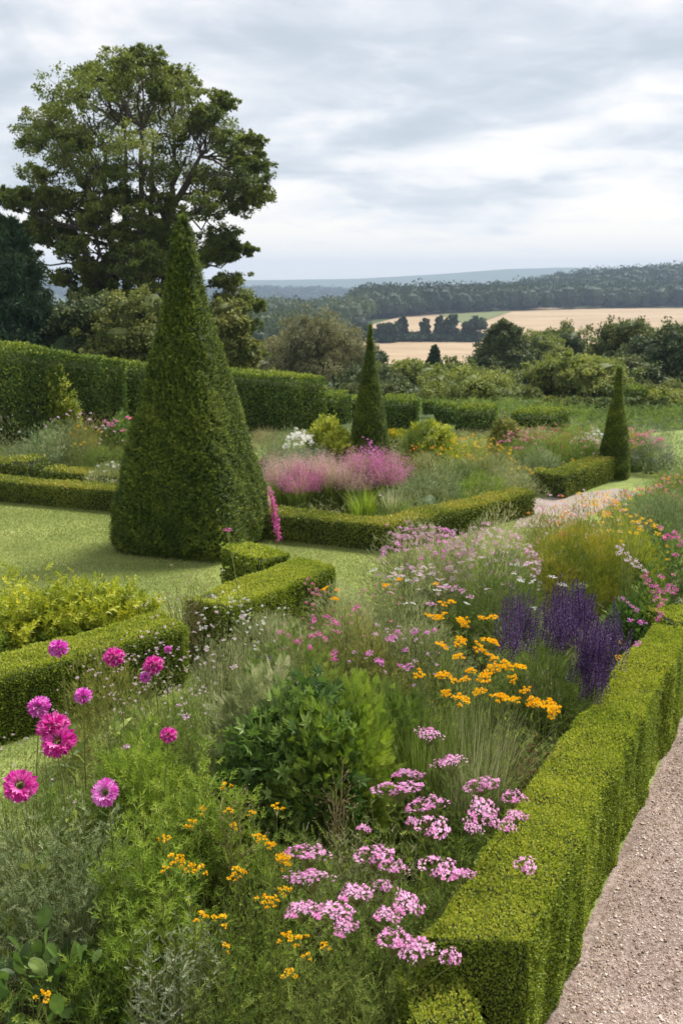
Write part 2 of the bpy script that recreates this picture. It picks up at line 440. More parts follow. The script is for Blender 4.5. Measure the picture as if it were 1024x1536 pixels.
octa = T([[1, 0, 0], [0, 1, 0], [-1, 0, 0], [0, -1, 0], [0, 0, .6], [0, 0, -.6]],
         [[0, 1, 4, 0], [1, 2, 4, 1], [2, 3, 4, 2], [3, 0, 4, 3]])
sz = R.gamma(3.0, .0011, len(x)) + .0017
g = MB(); xd = rdir(len(x)); xd[:, 2] *= .35
nd = rdir(len(x)) * .35 + [0, 0, 1]
g.inst(octa, np.stack([x, y, .008 + sz * .25], 1), xd, nd, sz, 0, None, .06)
tag(g.build('gravel', stone_mat), 'loose pink and grey stones covering the path', 'gravel', None, 'stuff')
# fallen leaf litter and petals at the foot of the hedge
x, y = scatter([(.80, 3.3), (.86, 3.3), (2.50, 6.25), (2.36, 6.6)], 14000)
lit = MB(); lit.inst(LEAF, np.stack([x, y, R.uniform(.012, .02, len(x))], 1), rdir(len(x)) * [1, 1, .15], [[0, 0, 1.]] * len(x) + rdir(len(x)) * .4, R.uniform(.006, .014, len(x)))
xs_, ys_ = scatter([(.85, 3.2), (2.36, 6.3), (2.9, 6.4), (1.5, 3.2)], 3200)
lit.inst(LEAF, np.stack([xs_, ys_, R.uniform(.014, .02, len(xs_))], 1), rdir(len(xs_)) * [1, 1, .15], [[0, 0, 1.]] * len(xs_) + rdir(len(xs_)) * .4, R.uniform(.006, .012, len(xs_)), (R.uniform(0, 1, len(xs_)) < .25).astype(int))
tag(lit.build('leaf_litter', [M['drystem'], M['palepink']]), 'small brown clippings scattered where hedge meets gravel', 'leaf litter', None, 'stuff')

# lawn grass blades, nearest part of the lawn
def lawn_grass(poly, n, size, label):
    x, y = scatter(poly, n)
    m = MB(); k = len(x)
    d = rdir(k) * [1, 1, 0]
    s = size * R.uniform(.6, 1.3, k)
    m.inst(T([[0, -.12, 0], [0, .12, 0], [.6, .09, .12], [1, 0, .35]], [[0, 1, 2, 3]]), np.stack([x, y, np.full(k, .002)], 1), d + [0, 0, .9], rdir(k) + [0, 0, .2], s)
    return tag(m.build('lawn_grass', M['grass']), label, 'grass', None, 'stuff')
lawn_grass([(-3.4, 4.2), (-1.2, 4.9), (-.6, 6.3), (.5, 8.6), (3.4, 12.3), (2.4, 13), (.3, 11.3), (-1.2, 11.8), (-3.0, 13.2), (-6.5, 14.2), (-6, 8.0)], 560000, .022, 'short mown grass blades of the lawn by the topiary')

# ---------------------------------------------------------------- fields
gold_mat = texmat('ripe_field', [(.27, .195, .12, 1), (.35, .26, .165, 1), (.41, .315, .205, 1)], .02, 6, .95, [.3, .5, .7], 0, 1, (1, 3.5, 1), (.25, .93, 1.05))
green_field = texmat('green_field', [(.10, .125, .045, 1), (.16, .175, .07, 1)], .02, 5, .95, None, 0, 1, (1, 3, 1))
def field(name, left, right, y0, y1, mat, label, dz):
    """left/right: functions of Y giving X"""
    Y = np.linspace(y0, y1, 40); U = np.linspace(0, 1, 50)
    V = np.zeros((50, 40, 3))
    for j, yy in enumerate(Y):
        X = left(yy) + (right(yy) - left(yy)) * U
        V[:, j, 0] = X; V[:, j, 1] = yy; V[:, j, 2] = terr(X, np.full(50, yy)) + dz
    return tag(MB().grid(V).build(name, mat, smooth=True), label, 'field', None, 'structure')
def Xat(px, Y): return (px - 512) / FP * Y * 1.04
field('stubble_field', lambda y: np.interp(y, [300, 360, 440], [Xat(470, 300), Xat(495, 360), Xat(505, 440)]), lambda y: Xat(1120, y), 300, 447, gold_mat, 'ripe golden field nearer, below the line of hedgerow trees', .15)
field('wheat_field', lambda y: np.interp(y, [440, 560, 660, 800], [Xat(556, 440), Xat(548, 560), Xat(596, 660), Xat(700, 800)]), lambda y: Xat(1150, y), 455, 800, gold_mat, 'ripe golden field below the dark wooded hill', .15)
field('green_field', lambda y: np.interp(y, [560, 720], [Xat(690, 560), Xat(640, 720)]), lambda y: np.interp(y, [560, 720], [Xat(700, 560), Xat(752, 720)]), 565, 740, green_field, 'thin green strip of grassland at the top of the golden field', .4)
# tramlines in the wheat, mown strips
# ---------------------------------------------------------------- far woods: one mass of canopies
def canopy_mass(name, label, pts, hh, rr, nleaf, lsize, mat):
    m = MB()
    for (x_, y_), h_, r_ in zip(pts, hh, rr):
        z0 = float(terr(x_, y_))
        d = rdir(nleaf); d[:, 2] = np.abs(d[:, 2]) * 1.0 - .25
        d = nz(d)
        lump = 1 + .28 * noise3(d, 3.0, int(abs(x_) * 7 + y_) % 5000)
        p = np.stack([x_ + d[:, 0] * r_ * lump, y_ + d[:, 1] * r_ * lump, z0 + h_ * .52 + d[:, 2] * h_ * .48 * lump], 1)
        m.inst(CLUMP if False else ROUND, p, d + rdir(nleaf) * .8 + [0, 0, .2], d + rdir(nleaf) * .6, lsize * R.uniform(.6, 1.4, nleaf), 0,
               np.clip(R.uniform(0, .5) + R.uniform(0, .5, nleaf), 0, 1))
        # inner mass
        th = np.linspace(0, 2 * PI, 8)[:-1]; vv = np.linspace(0.0, PI * .95, 5)
        V = np.array([[[x_ + math.sin(v_) * math.cos(t_) * r_ * .78, y_ + math.sin(v_) * math.sin(t_) * r_ * .78, z0 + h_ * .5 + math.cos(v_) * h_ * .42] for v_ in vv] for t_ in th])
        m.grid(V, 0, .25, True)
    return tag(m.build(name, mat), label, 'woodland', None, 'stuff')

pts = []; hh = []; rr = []
for k in range(2100):
    Y = R.uniform(600, 1190); px = R.uniform(540, 1130)
    X = Xat(px, Y)
    if Y < np.interp(px, [540, 600, 650, 750, 850, 1024], [620, 655, 690, 735, 775, 812]): continue
    pts.append((X, Y)); h_ = R.uniform(12, 19); hh.append(h_); rr.append(h_ * R.uniform(.45, .7))
canopy_mass('hillside_wood', 'dense dark wood covering the hill on the right', pts, hh, rr, 130, 1.7, M['wood'])
pts = []; hh = []; rr = []
for k in range(520):
    px = R.uniform(330, 600); Y = R.uniform(2150, 2560)
    X = Xat(px, Y); pts.append((X, Y)); h_ = R.uniform(11, 18); hh.append(h_); rr.append(h_ * R.uniform(.5, .9))
for k in range(260):
    px = R.uniform(-80, 330); Y = R.uniform(2250, 2560)
    X = Xat(px, Y); pts.append((X, Y)); h_ = R.uniform(11, 18); hh.append(h_); rr.append(h_ * R.uniform(.5, .9))
canopy_mass('distant_wood', 'hazy blue wooded ridge in the distance at left', pts, hh, rr, 60, 3.2, M['wood'])
# valley woods between the ridge and the garden (left of the fields)
pts = []; hh = []; rr = []
for k in range(420):
    Y = R.uniform(300, 640); px = R.uniform(300, 575)
    lim = np.interp(Y, [300, 440, 560, 660, 800, 1150], [480, 500, 535, 560, 600, 640])
    if px > lim + 6: continue
    X = Xat(px, Y); pts.append((X, Y)); h_ = R.uniform(9, 15) * np.interp(Y, [300, 600], [.85, 1]); hh.append(h_); rr.append(h_ * R.uniform(.4, .6))
canopy_mass('valley_wood', 'blue green woods filling the valley left of the golden fields', pts, hh, rr, 150, 1.3, M['treedark'])
pts = []; hh = []; rr = []
for k in range(70):    # hedge line between the fields
    px = R.uniform(585, 728); Y = 440 + R.uniform(-5, 8)
    X = Xat(px, Y); pts.append((X, Y)); h_ = R.uniform(2.2, 4.0); hh.append(h_); rr.append(h_ * R.uniform(.6, .9))
for k in range(14):    # scrub along the near edge of the lower field
    px = R.uniform(480, 540); Y = 285 + R.uniform(-18, 10)
    X = Xat(px, Y); pts.append((X, Y)); h_ = R.uniform(2.5, 5); hh.append(h_); rr.append(h_ * R.uniform(.5, .8))
canopy_mass('hedgerow', 'low dark hedgerow scrub dividing the golden fields', pts, hh, rr, 90, .8, M['wood'])

# ---------------------------------------------------------------- trees
def taper(a, b, r0, r1, K=7, wob=.05, seed=0):
    r = np.random.default_rng(seed)
    t = np.linspace(0, 1, K)[:, None]
    a = np.array(a, float); b = np.array(b, float)
    L_ = np.linalg.norm(b - a)
    off = r.normal(size=(K, 3)) * wob * L_ * np.sin(t * PI)
    c = a + (b - a) * t + off
    return c[None], np.linspace(r0, r1, K)[None]

def leaf_lobes(mb, lobes, per, lsize, m=0, tpl=None, flat=.7, subr=.32, nsub=20, seed=0, hang=0., gap=0.0):
    """lobes: list (centre(3), radius xyz(3)); each lobe becomes sub-clumps of leaves"""
    r = np.random.default_rng(seed)
    for c, rad in lobes:
        c = np.array(c); rad = np.array(rad) * np.ones(3)
        ns = max(4, int(nsub))
        d = nz(r.normal(size=(ns, 3))); d[:, 2] = d[:, 2] * .8 + .1
        sc_ = c + d * rad * r.uniform(.3, 1.18, (ns, 1))
        base = r.uniform(.0, .55)
        n = ns * per
        own = np.repeat(np.arange(ns), per)
        sd = nz(r.normal(size=(n, 3))) * (r.uniform(0, 1, (n, 1)) ** .45)
        sr = (rad.mean() * subr * r.uniform(.6, 1.35, ns))[own][:, None]
        p = sc_[own] + sd * sr * [1, 1, flat]
        out = nz(p - c)
        xd = out * .6 + nz(r.normal(size=(n, 3))) + [0, 0, -hang]
        nd = np.array([0, 0, 1.]) + out * .4 + nz(r.normal(size=(n, 3))) * .7
        rr_ = np.clip(base + .25 * r.uniform(0, 1, ns)[own] + r.uniform(0, .35, n), 0, 1)
        mb.inst(tpl or ROUND, p, xd, nd, lsize * r.uniform(.6, 1.35, n), m, rr_)

def crown_lobes(c, rx, rz, n, lr, shape='round', seed=0):
    r = np.random.default_rng(seed)
    out = []
    for i in range(n):
        d = nz(r.normal(size=3)); d[2] = d[2] * 1.15
        d = nz(d)
        if shape == 'cone':
            v = (i + .5) / n; a = i * 2.4
            rad = rx * (1 - v) ** .75 * .8
            p = np.array([math.cos(a) * rad, math.sin(a) * rad, -rz + 2 * rz * v * .97])
            out.append((np.array(c) + p, [lr * (1.15 - .7 * v)] * 2 + [lr * (1.0 - .45 * v)]))
        elif shape == 'column':
            v = (i + .5) / n; a = i * 2.4
            rad = rx * .55 * math.sin(PI * min(1, .12 + v * .9)) ** .5
            out.append((np.array(c) + [math.cos(a) * rad, math.sin(a) * rad, -rz + 2 * rz * v], [lr, lr, lr * 1.2]))
        else:
            k = r.uniform(.45, .82)
            out.append((np.array(c) + d * [rx * k, rx * k, rz * k], [lr * r.uniform(.75, 1.2)] * 2 + [lr * r.uniform(.6, .95)]))
    return out

def tree(label, px, ptop, pbase, wpx, Y, mat, shape='round', n=26, per=34, nsub=16, ls=None, cat='tree', name='tree', group='trees beyond the garden hedges', seed=0, trunkfrac=.2, z0=None, subr=.34, hang=0., lr=None, tpl=None, core=.55):
    top = A(px, ptop, Y); X = top[0]
    if z0 is None: z0 = float(terr(X, Y))
    ht = top[2] - z0
    w = wpx / FP * Y * 1.04 / 2
    t = thing(name, label, cat, (X, Y, z0), group)
    zc0 = z0 + ht * trunkfrac; rz = (top[2] - zc0) / 2; cz = zc0 + rz
    lr = lr or (.48 * w if shape == 'round' else .5 * w)
    per = int(per * 1.35)
    if shape == 'round': n = int(n * 1.3)
    lobes = crown_lobes((X, Y, cz - (.05 * rz)), w * (1.06 if shape == 'round' else 1), rz, n, lr, shape, seed)
    tb = MB()
    c, rd = taper((X, Y, z0 - .3), (X, Y, cz + rz * .3), .035 * ht + .05, .012 * ht, 8, .02, seed); tb.tubes(c, rd, 0, 8)
    for i, (lc, lrad) in enumerate(lobes[::2]):
        a = np.array([X, Y, z0 + ht * R.uniform(trunkfrac * .8 + .05, .55)])
        c, rd = taper(a, lc, .012 * ht, .003 * ht, 6, .05, seed + i); tb.tubes(c, rd, 0, 5)
    tb.build('trunk', M['bark'], t, True)
    cb = MB()
    leaf_lobes(cb, lobes, per, ls or max(.09, Y * .0024), 0, tpl, .75, subr, nsub, seed + 5, hang)
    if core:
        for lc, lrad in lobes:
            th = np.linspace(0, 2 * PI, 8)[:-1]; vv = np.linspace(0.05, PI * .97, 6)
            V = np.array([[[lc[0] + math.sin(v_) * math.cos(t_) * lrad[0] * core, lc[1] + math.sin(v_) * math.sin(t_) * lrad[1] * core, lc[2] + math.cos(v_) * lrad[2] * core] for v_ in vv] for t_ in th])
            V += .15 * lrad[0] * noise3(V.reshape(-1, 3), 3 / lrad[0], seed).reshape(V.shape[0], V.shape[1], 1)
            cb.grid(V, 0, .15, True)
    cb.build('crown', mat, t)
    return t

# -- the big old tree at left
TY = 42.
def big_tree():
    z0 = float(terr(A(225, 560, TY)[0], TY))
    b = A(222, 560, TY); t = thing('tree', 'tall old broadleaf tree with open crown towering behind the large topiary', 'tree', (b[0], TY, z0))
    lob = [(200, 110, 48), (150, 125, 40), (245, 120, 42), (110, 150, 42), (170, 165, 55), (230, 160, 50), (280, 145, 38), (75, 185, 38), (60, 215, 36), (125, 205, 50),
           (190, 215, 52), (250, 210, 52), (300, 195, 42), (335, 210, 38), (355, 235, 34), (95, 240, 42), (150, 255, 46), (215, 265, 46), (275, 260, 50), (325, 265, 46), (365, 275, 32),
           (60, 262, 26), (385, 300, 24), (350, 305, 34), (300, 310, 36), (40, 298, 26), (75, 310, 30), (20, 305, 16), (110, 300, 34), (135, 335, 34), (85, 345, 30), (55, 352, 24), (45, 385, 18), (100, 378, 26),
           (170, 350, 30), (190, 395, 34), (225, 350, 34), (240, 400, 34), (215, 430, 34), (165, 410, 26), (130, 400, 20), (270, 345, 28), (330, 350, 26), (350, 370, 20), (365, 380, 14), (310, 385, 26), (340, 420, 26), (350, 455, 30), (325, 480, 34), (365, 495, 26), (360, 530, 30), (330, 540, 34), (95, 415, 22), (120, 440, 20),
           (185, 300, 34), (215, 330, 34), (200, 365, 34), (225, 385, 30), (180, 385, 30), (150, 300, 30), (245, 300, 30), (260, 385, 26), (210, 410, 32), (188, 95, 30), (225, 92, 28), (262, 112, 24), (130, 108, 22), (320, 175, 24), (375, 215, 18), (385, 255, 20)]
    r = np.random.default_rng(4)
    for _ in range(60):
        q = lob[int(r.integers(len(lob)))]; an = r.uniform(0, 6.28); lob.append((q[0] + math.cos(an) * q[2] * 1.0, q[1] + math.sin(an) * q[2] * .9, r.uniform(9, 17)))
    trunks = [((165, 470), (160, 230), .17), ((180, 480), (190, 200), .13), ((205, 480), (215, 190), .16), ((225, 480), (232, 215), .15), ((255, 480), (250, 330), .34), ((140, 470), (148, 300), .08)]
    tb = MB(); tips = []
    for k, ((x0, y0), (x1, y1), rad) in enumerate(trunks):
        a = A(x0 * .35 + 222 * .65, 600, TY + r.uniform(-.8, .8)); a[2] = z0 - .3
        mid = A(x0, y0, TY + r.uniform(-1.2, 1.2)); e = A(x1, y1, mid[1] + r.uniform(-1, 1))
        tt = np.linspace(0, 1, 14)[:, None]
        c = (1 - tt) ** 2 * a + 2 * tt * (1 - tt) * (mid * 1.0) + tt ** 2 * e
        c = c + r.normal(size=c.shape) * .06
        tb.tubes(c[None], np.linspace(rad * 1.5, rad * .45, 14)[None], 0, 8)
        tips.append(c)
    # main fork to the right
    f0 = A(250, 332, TY)
    for (x1, y1, rad) in [(300, 235, .2), (335, 300, .13), (262, 200, .16), (215, 250, .14)]:
        c, rd = taper(f0, A(x1, y1, TY + r.uniform(-2, 2)), rad, rad * .35, 8, .04, int(x1)); tb.tubes(c, rd, 0, 6); tips.append(c[0])
    allp = np.vstack(tips)
    lobes = []
    for (x_, y_, r_) in lob:
        for rep in range(2):
            yy = TY + r.normal() * 2.0 * (r_ / 40) + (rep - .5) * 2.2
            c = A(x_ + r.uniform(-9, 9), y_ + r.uniform(-6, 6), yy); rad = r_ / FP * TY * 1.0 * (1 if rep else .85)
            lobes.append((c, [rad, rad * 1.1, rad * .72]))
            d = np.linalg.norm(allp - c - [0, 0, -1.2], axis=1); a = allp[np.argmin(d)]
            cc, rd = taper(a, c, .05, .015, 7, .07, int(x_ * 3 + y_ + rep)); tb.tubes(cc, rd, 0, 5)
            for q in range(5):
                e = c + nz(r.normal(size=3)) * rad * .9
                cc, rd = taper(cc[0, -1] if q == 0 else c, e, .02, .006, 5, .08, q + int(x_)); tb.tubes(cc, rd, 0, 3)
    tb.build('trunk', M['bark'], t, True)
    cb = MB()
    leaf_lobes(cb, lobes, 62, .10, 0, ROUND, .65, .28, 24, 12)
    cb.build('crown', M['bigtree'], t)
big_tree()
tree('dark spruce at the far left edge behind the tall hedge', 2, 325, 600, 170, 36, M['conifer'], 'cone', 80, 60, 16, .22, name='conifer', trunkfrac=.02, seed=3, hang=.5, core=.6, tpl=kite(.22, .05))
tree('dark evergreen beside the spruce under the big tree', 62, 455, 600, 85, 37, M['conifer'], 'round', 26, 50, 14, .13, name='conifer', trunkfrac=.0, seed=4)
tree('small grey green tree directly under the left side of the big tree', 150, 438, 600, 150, 36, M['treedark'], 'round', 30, 46, 16, .12, trunkfrac=.02, seed=5)
tree('rounded olive tree between the big tree trunk and the topiary', 215, 428, 600, 150, 34, M['treemid'], 'round', 34, 46, 16, .11, trunkfrac=.02, seed=6)
tree('leafy shrubby tree just right of the large topiary above the hedge', 350, 440, 620, 90, 33, M['treemid'], 'round', 26, 46, 16, .11, trunkfrac=.0, seed=7)
tree('willowy grey green tree with bare limbs behind the left hedge', 478, 476, 640, 150, 60, M['willow'], 'round', 46, 40, 14, .15, trunkfrac=.05, seed=8, hang=.6, core=0, subr=.3, tpl=LEAF)
tree('grey green tree behind the willowy tree, left side', 418, 498, 640, 70, 75, M['willow'], 'round', 22, 34, 14, .17, trunkfrac=.0, seed=9)
tree('pale rounded tree left of the willowy tree lower down', 400, 535, 640, 90, 68, M['willow'], 'round', 22, 34, 14, .17, trunkfrac=.0, seed=10)
tree('large dark rounded conifer in front of the lower golden field', 755, 488, 640, 108, 75, M['treedark'], 'cone', 70, 60, 14, .17, name='conifer', trunkfrac=.0, seed=11, core=.65)
tree('light green tree right behind the dark conifer', 808, 498, 640, 84, 92, M['treelight'], 'round', 24, 40, 14, .2, trunkfrac=.0, seed=12)
tree('tall mid green tree between the dark conifer and the right hand trees', 850, 482, 640, 82, 100, M['treemid'], 'round', 26, 40, 14, .2, trunkfrac=.0, seed=13)
tree('broad rounded green tree behind the small right topiary', 868, 541, 690, 128, 44, M['treelight'], 'round', 36, 50, 16, .13, trunkfrac=.0, seed=14)
tree('slim tree at the left side of the right hand tree group', 912, 496, 640, 70, 84, M['treemid'], 'round', 22, 36, 14, .18, trunkfrac=.0, seed=15)
tree('tallest tree of the right hand group behind the small topiary', 952, 474, 650, 112, 70, M['treemid'], 'round', 34, 44, 14, .18, trunkfrac=.0, seed=16)
tree('big dark green tree at the right edge of the photo', 1008, 480, 650, 130, 62, M['treedark'], 'round', 38, 44, 14, .18, trunkfrac=.0, seed=17)
tree('dark tree low between the rounded green tree and right edge tree', 935, 545, 660, 100, 56, M['treedark'], 'round', 28, 44, 14, .16, trunkfrac=.0, seed=18)
tree('round pale green tree right of the middle topiary', 612, 546, 640, 84, 62, M['treelight'], 'round', 32, 44, 14, .15, trunkfrac=.0, seed=19)
tree('small dark pointed conifer behind the round pale green tree', 652, 519, 600, 30, 95, M['conifer'], 'cone', 30, 40, 12, .2, name='conifer', trunkfrac=.0, seed=20)
tree('low light green bushy tree left of the dark conifer', 682, 546, 640, 74, 72, M['treelight'], 'round', 26, 40, 14, .17, trunkfrac=.0, seed=21)
tree('dark green tree just left behind the middle topiary', 545, 520, 640, 60, 110, M['treedark'], 'round', 22, 36, 12, .22, trunkfrac=.0, seed=22)
0 and tree('pale tree peeping over the hedge right of the middle topiary', 600, 528, 640, 90, 120, M['treemid'], 'round', 24, 36, 12, .25, trunkfrac=.0, seed=23)
tree('rounded tree between the dark conifer and rounded green tree', 790, 555, 650, 70, 60, M['treedark'], 'round', 24, 40, 14, .15, trunkfrac=.0, seed=24)
tree('yellow green rounded shrub behind the box hedge at right edge', 1000, 598, 665, 88, 27, M['treelight'], 'round', 34, 50, 16, .075, trunkfrac=.0, seed=25, name='shrub', cat='shrub')
tree('broad informal green shrub behind the low clipped hedges', 700, 571, 640, 130, 34, M['treelight'], 'round', 40, 44, 16, .09, trunkfrac=.0, seed=26, name='shrub', cat='shrub')
for i, (px, pt, w) in enumerate([(603, 477, 17), (637, 480, 16), (659, 477, 16), (678, 474, 20), (708, 476, 34)]):
    tree(['leftmost small tree of the hedgerow in the golden fields', 'second small hedgerow tree from the left in the golden fields', 'slim middle tree of the hedgerow in the golden fields',
          'fourth hedgerow tree, pointed, in the golden fields', 'widest hedgerow tree, at the right end of the row'][i], px, pt, 510, w, 440, M['wood'], 'column' if i < 4 else 'round', 12, 40, 10, .8, group='hedgerow trees in the golden fields', seed=40 + i, trunkfrac=.08)
for i, (px, pt, w, Y) in enumerate([(575, 485, 50, 430), (548, 492, 36, 440), (520, 478, 60, 560), (560, 462, 50, 650), (500, 500, 50, 400)]):
    tree(['round tree at the left corner of the upper golden field', 'round bluish tree just left of the field corner', 'broad hazy tree above the willowy tree', 'dark hazy tree where wood meets upper field', 'hazy tree right behind the willowy tree'][i],
         px, pt, 510, w, Y, M['wood'], 'round', 16, 40, 10, .8, group='hazy trees left of the golden fields', seed=50 + i, trunkfrac=.02)

belt = [(380, 575, 90, 34), (455, 590, 80, 36), (530, 588, 80, 40), (590, 585, 70, 38), (842, 622, 80, 27), (900, 624, 90, 25), (965, 618, 80, 25), (770, 590, 70, 40), (1045, 600, 90, 33), (560, 565, 100, 52), (700, 575, 120, 55), (820, 606, 90, 50), (915, 606, 110, 46), (990, 604, 110, 44)]
bl = ['shrub behind the ribbed end of the tall hedge', 'shrub under the willowy tree behind the medium hedge block', 'shrub just left behind the middle topiary', 'shrub just right behind the middle topiary', 'low shrub below the rounded green tree, left side', 'low dark shrub left behind the small right topiary',
      'low shrub right behind the small right topiary', 'shrub below the dark rounded conifer, above the clipped block', 'shrub at the right edge below the dark edge tree', 'far thicket behind the middle topiary', 'far thicket below the lower golden field', 'far thicket between dark conifer and rounded tree', 'far thicket left of the right edge trees', 'far thicket under the right edge trees']
for i, (px, pt, w_, Y) in enumerate(belt):
    tree(bl[i], px, pt, 660, w_, Y, M[['treedark', 'treemid', 'treedark'][i % 3]], 'round', 26, 40, 14, max(.09, Y * .0024), trunkfrac=.0, seed=70 + i, name='shrub', cat='shrub', group='shrubs between the hedges and the valley')
# ---------------------------------------------------------------- clipped hedges
def hedge(label, path, w, hts, mat, dens, ls, z0=0.0, cap=(True, True), bump=.02, bs=5, group=None, tpl=None, name='hedge', seed=0, rnd=.05, cat='hedge', flat=False, m0=None, rib=None):
    """path of centre points, width, height(s); leaves stand over a twiggy core"""
    path = np.array([p[:2] for p in path], float); n = len(path)
    w_ = np.broadcast_to(np.asarray(w, float), (n,)); hts = np.broadcast_to(np.asarray(hts, float), (n,))
    seg = nz(np.diff(path, axis=0)); per = np.stack([-seg[:, 1], seg[:, 0]], 1)
    mit = np.zeros((n, 2)); mit[0] = per[0] if m0 is None else m0; mit[-1] = per[-1]
    for i in range(1, n - 1):
        b = nz(per[i - 1] + per[i]); mit[i] = b / max(.45, b @ per[i])
    segL = np.linalg.norm(np.diff(path, axis=0), axis=1); cum = np.concatenate([[0], np.cumsum(segL)]); L = cum[-1]
    def at_(s, o, z, inset=0.0):
        """s length, o -1..1 across, z 0..1 up -> point"""
        i = np.clip(np.searchsorted(cum, s, 'right') - 1, 0, n - 2); t = (s - cum[i]) / segL[i]
        c = path[i] + (path[i + 1] - path[i]) * t[:, None]; mt = mit[i] + (mit[i + 1] - mit[i]) * t[:, None]
        ww = w_[i] + (w_[i + 1] - w_[i]) * t; hh_ = hts[i] + (hts[i + 1] - hts[i]) * t
        xy = c + mt * (o * (ww / 2 - inset))[:, None]
        return np.column_stack([xy, z0 + z * (hh_ - inset)]), per[i], seg[i]
    hm = hts.mean(); wm = w_.mean()
    per_len = wm + 2 * hm
    N = int(dens * L * per_len)
    s = R.uniform(0, L, N); u = R.uniform(0, per_len, N)
    o = np.where(u < hm, 1., np.where(u < hm + wm, 1 - 2 * (u - hm) / wm, -1.)); z = np.where(u < hm, u / hm, np.where(u < hm + wm, 1., (per_len - u) / hm))
    # rounding of the shoulders
    k = np.maximum(0, np.abs(o) - (1 - 2 * rnd / wm)) * wm / 2 / rnd; q = np.maximum(0, z - (1 - rnd / hm)) * hm / rnd
    p, pr, sg = at_(s, o, z)
    nrm = np.column_stack([pr * np.sign(o)[:, None] * (.15 + k[:, None] ** 3) * (np.abs(o) > .5)[:, None], .0 + q ** 3])
    side = (u < hm) | (u > hm + wm)
    nrm = nz(nrm + 1e-6)
    both = np.minimum(k, q)
    p = p - nrm * (rnd * .45 * both ** 2)[:, None]
    P_, N_ = [p], [nrm]
    for ci, e in ((0, 0.), (1, L)):
        if cap[ci]:
            m_ = int(dens * wm * hm)
            o2 = R.uniform(-1, 1, m_); z2 = R.uniform(0, 1, m_)
            p2, pr2, sg2 = at_(np.full(m_, min(max(e, 1e-4), L - 1e-4)), o2, z2)
            P_.append(p2); N_.append(np.column_stack([sg2 * (-1 if e == 0 else 1), np.zeros(m_)]))
    p = np.vstack(P_); nrm = np.vstack(N_)
    if rib:
        rd_ = rib * (np.abs(np.sin(PI * s / .85)) ** .6 - .75) * side; rd_ = np.concatenate([rd_, np.zeros(len(p) - len(s))])
        p = p + nrm * rd_[:, None]
    pq = p * [1, 1, .5]
    nn = noise3(pq, bs, seed) * bump + noise3(pq, bs * 3.5, seed + 1) * bump * .5
    p = p + nrm * (nn + R.normal(size=len(p)) * ls * .35)[:, None]
    p[:, 2] = np.maximum(p[:, 2], z0 + .01)
    mb = MB()
    xd = nrm * .7 + rdir(len(p)) * .8 + [0, 0, .35]
    nd = nrm * 1.0 + rdir(len(p)) * .8
    rr = np.clip(R.uniform(0, .62, len(p)) + np.clip(nrm[:, 2], 0, 1) * R.uniform(.1, .6, len(p)), 0, 1)   # soft new tips on top, lightened further to paint in lit hedge tops
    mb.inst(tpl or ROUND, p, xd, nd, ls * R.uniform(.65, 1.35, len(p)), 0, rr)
    # core
    ns_ = int(len(p) * .012); k_ = R.integers(0, len(p), ns_)
    mb.inst(SPRIGF, p[k_], nrm[k_] * .5 + rdir(ns_) * .45 + [0, 0, .5], None, ls * 2.6 * R.uniform(.5, 1.2, ns_), 0, R.uniform(.3, 1, ns_))
    ins = .016 + ls * .35 + (rib or 0) * .8
    K = max(8, int(L / .12)); S = np.linspace(0.02, L - .02, K)
    prof = [(-1, .0), (-1, .5), (-1, .93), (-.85, 1), (0, 1), (.85, 1), (1, .93), (1, .5), (1, .0)]
    V = np.zeros((len(prof), K, 3))
    for j, (o_, z_) in enumerate(prof):
        V[j], _, _ = at_(S, np.full(K, float(o_)), np.full(K, float(z_)), ins)
    sh = V.reshape(-1, 3); 
    mb.grid(V, 1)
    for e in (0, -1):
        ring = V[:, e]; mid = ring.mean(0); mb.grid(np.stack([ring, np.repeat(mid[None], len(ring), 0)], 1), 1)
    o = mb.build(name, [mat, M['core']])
    return tag(o, label, cat, group)

GH = 'clipped low box hedges'
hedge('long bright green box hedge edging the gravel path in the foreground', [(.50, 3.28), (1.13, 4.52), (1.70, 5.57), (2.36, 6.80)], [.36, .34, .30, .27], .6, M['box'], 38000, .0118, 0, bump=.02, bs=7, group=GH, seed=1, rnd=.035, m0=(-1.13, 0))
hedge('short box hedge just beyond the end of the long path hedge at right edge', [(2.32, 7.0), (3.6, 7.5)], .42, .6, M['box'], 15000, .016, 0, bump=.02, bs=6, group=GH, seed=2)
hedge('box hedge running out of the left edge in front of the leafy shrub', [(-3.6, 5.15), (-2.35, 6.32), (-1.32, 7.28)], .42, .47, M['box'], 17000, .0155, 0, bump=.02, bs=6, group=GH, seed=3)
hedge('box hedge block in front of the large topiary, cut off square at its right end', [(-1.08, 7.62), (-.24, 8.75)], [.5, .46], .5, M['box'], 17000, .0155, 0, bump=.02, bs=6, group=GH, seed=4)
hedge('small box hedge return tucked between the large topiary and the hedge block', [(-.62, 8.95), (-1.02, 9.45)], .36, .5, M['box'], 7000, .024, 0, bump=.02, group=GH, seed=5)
hedge('low trimmed box edge at the bottom of the photo under the pink flowers', [P(612, 1500, .42)[:2], P(700, 1490, .42)[:2]], .34, .42, M['box'], 30000, .0125, 0, bump=.03, bs=9, group=GH, seed=6, rnd=.1)
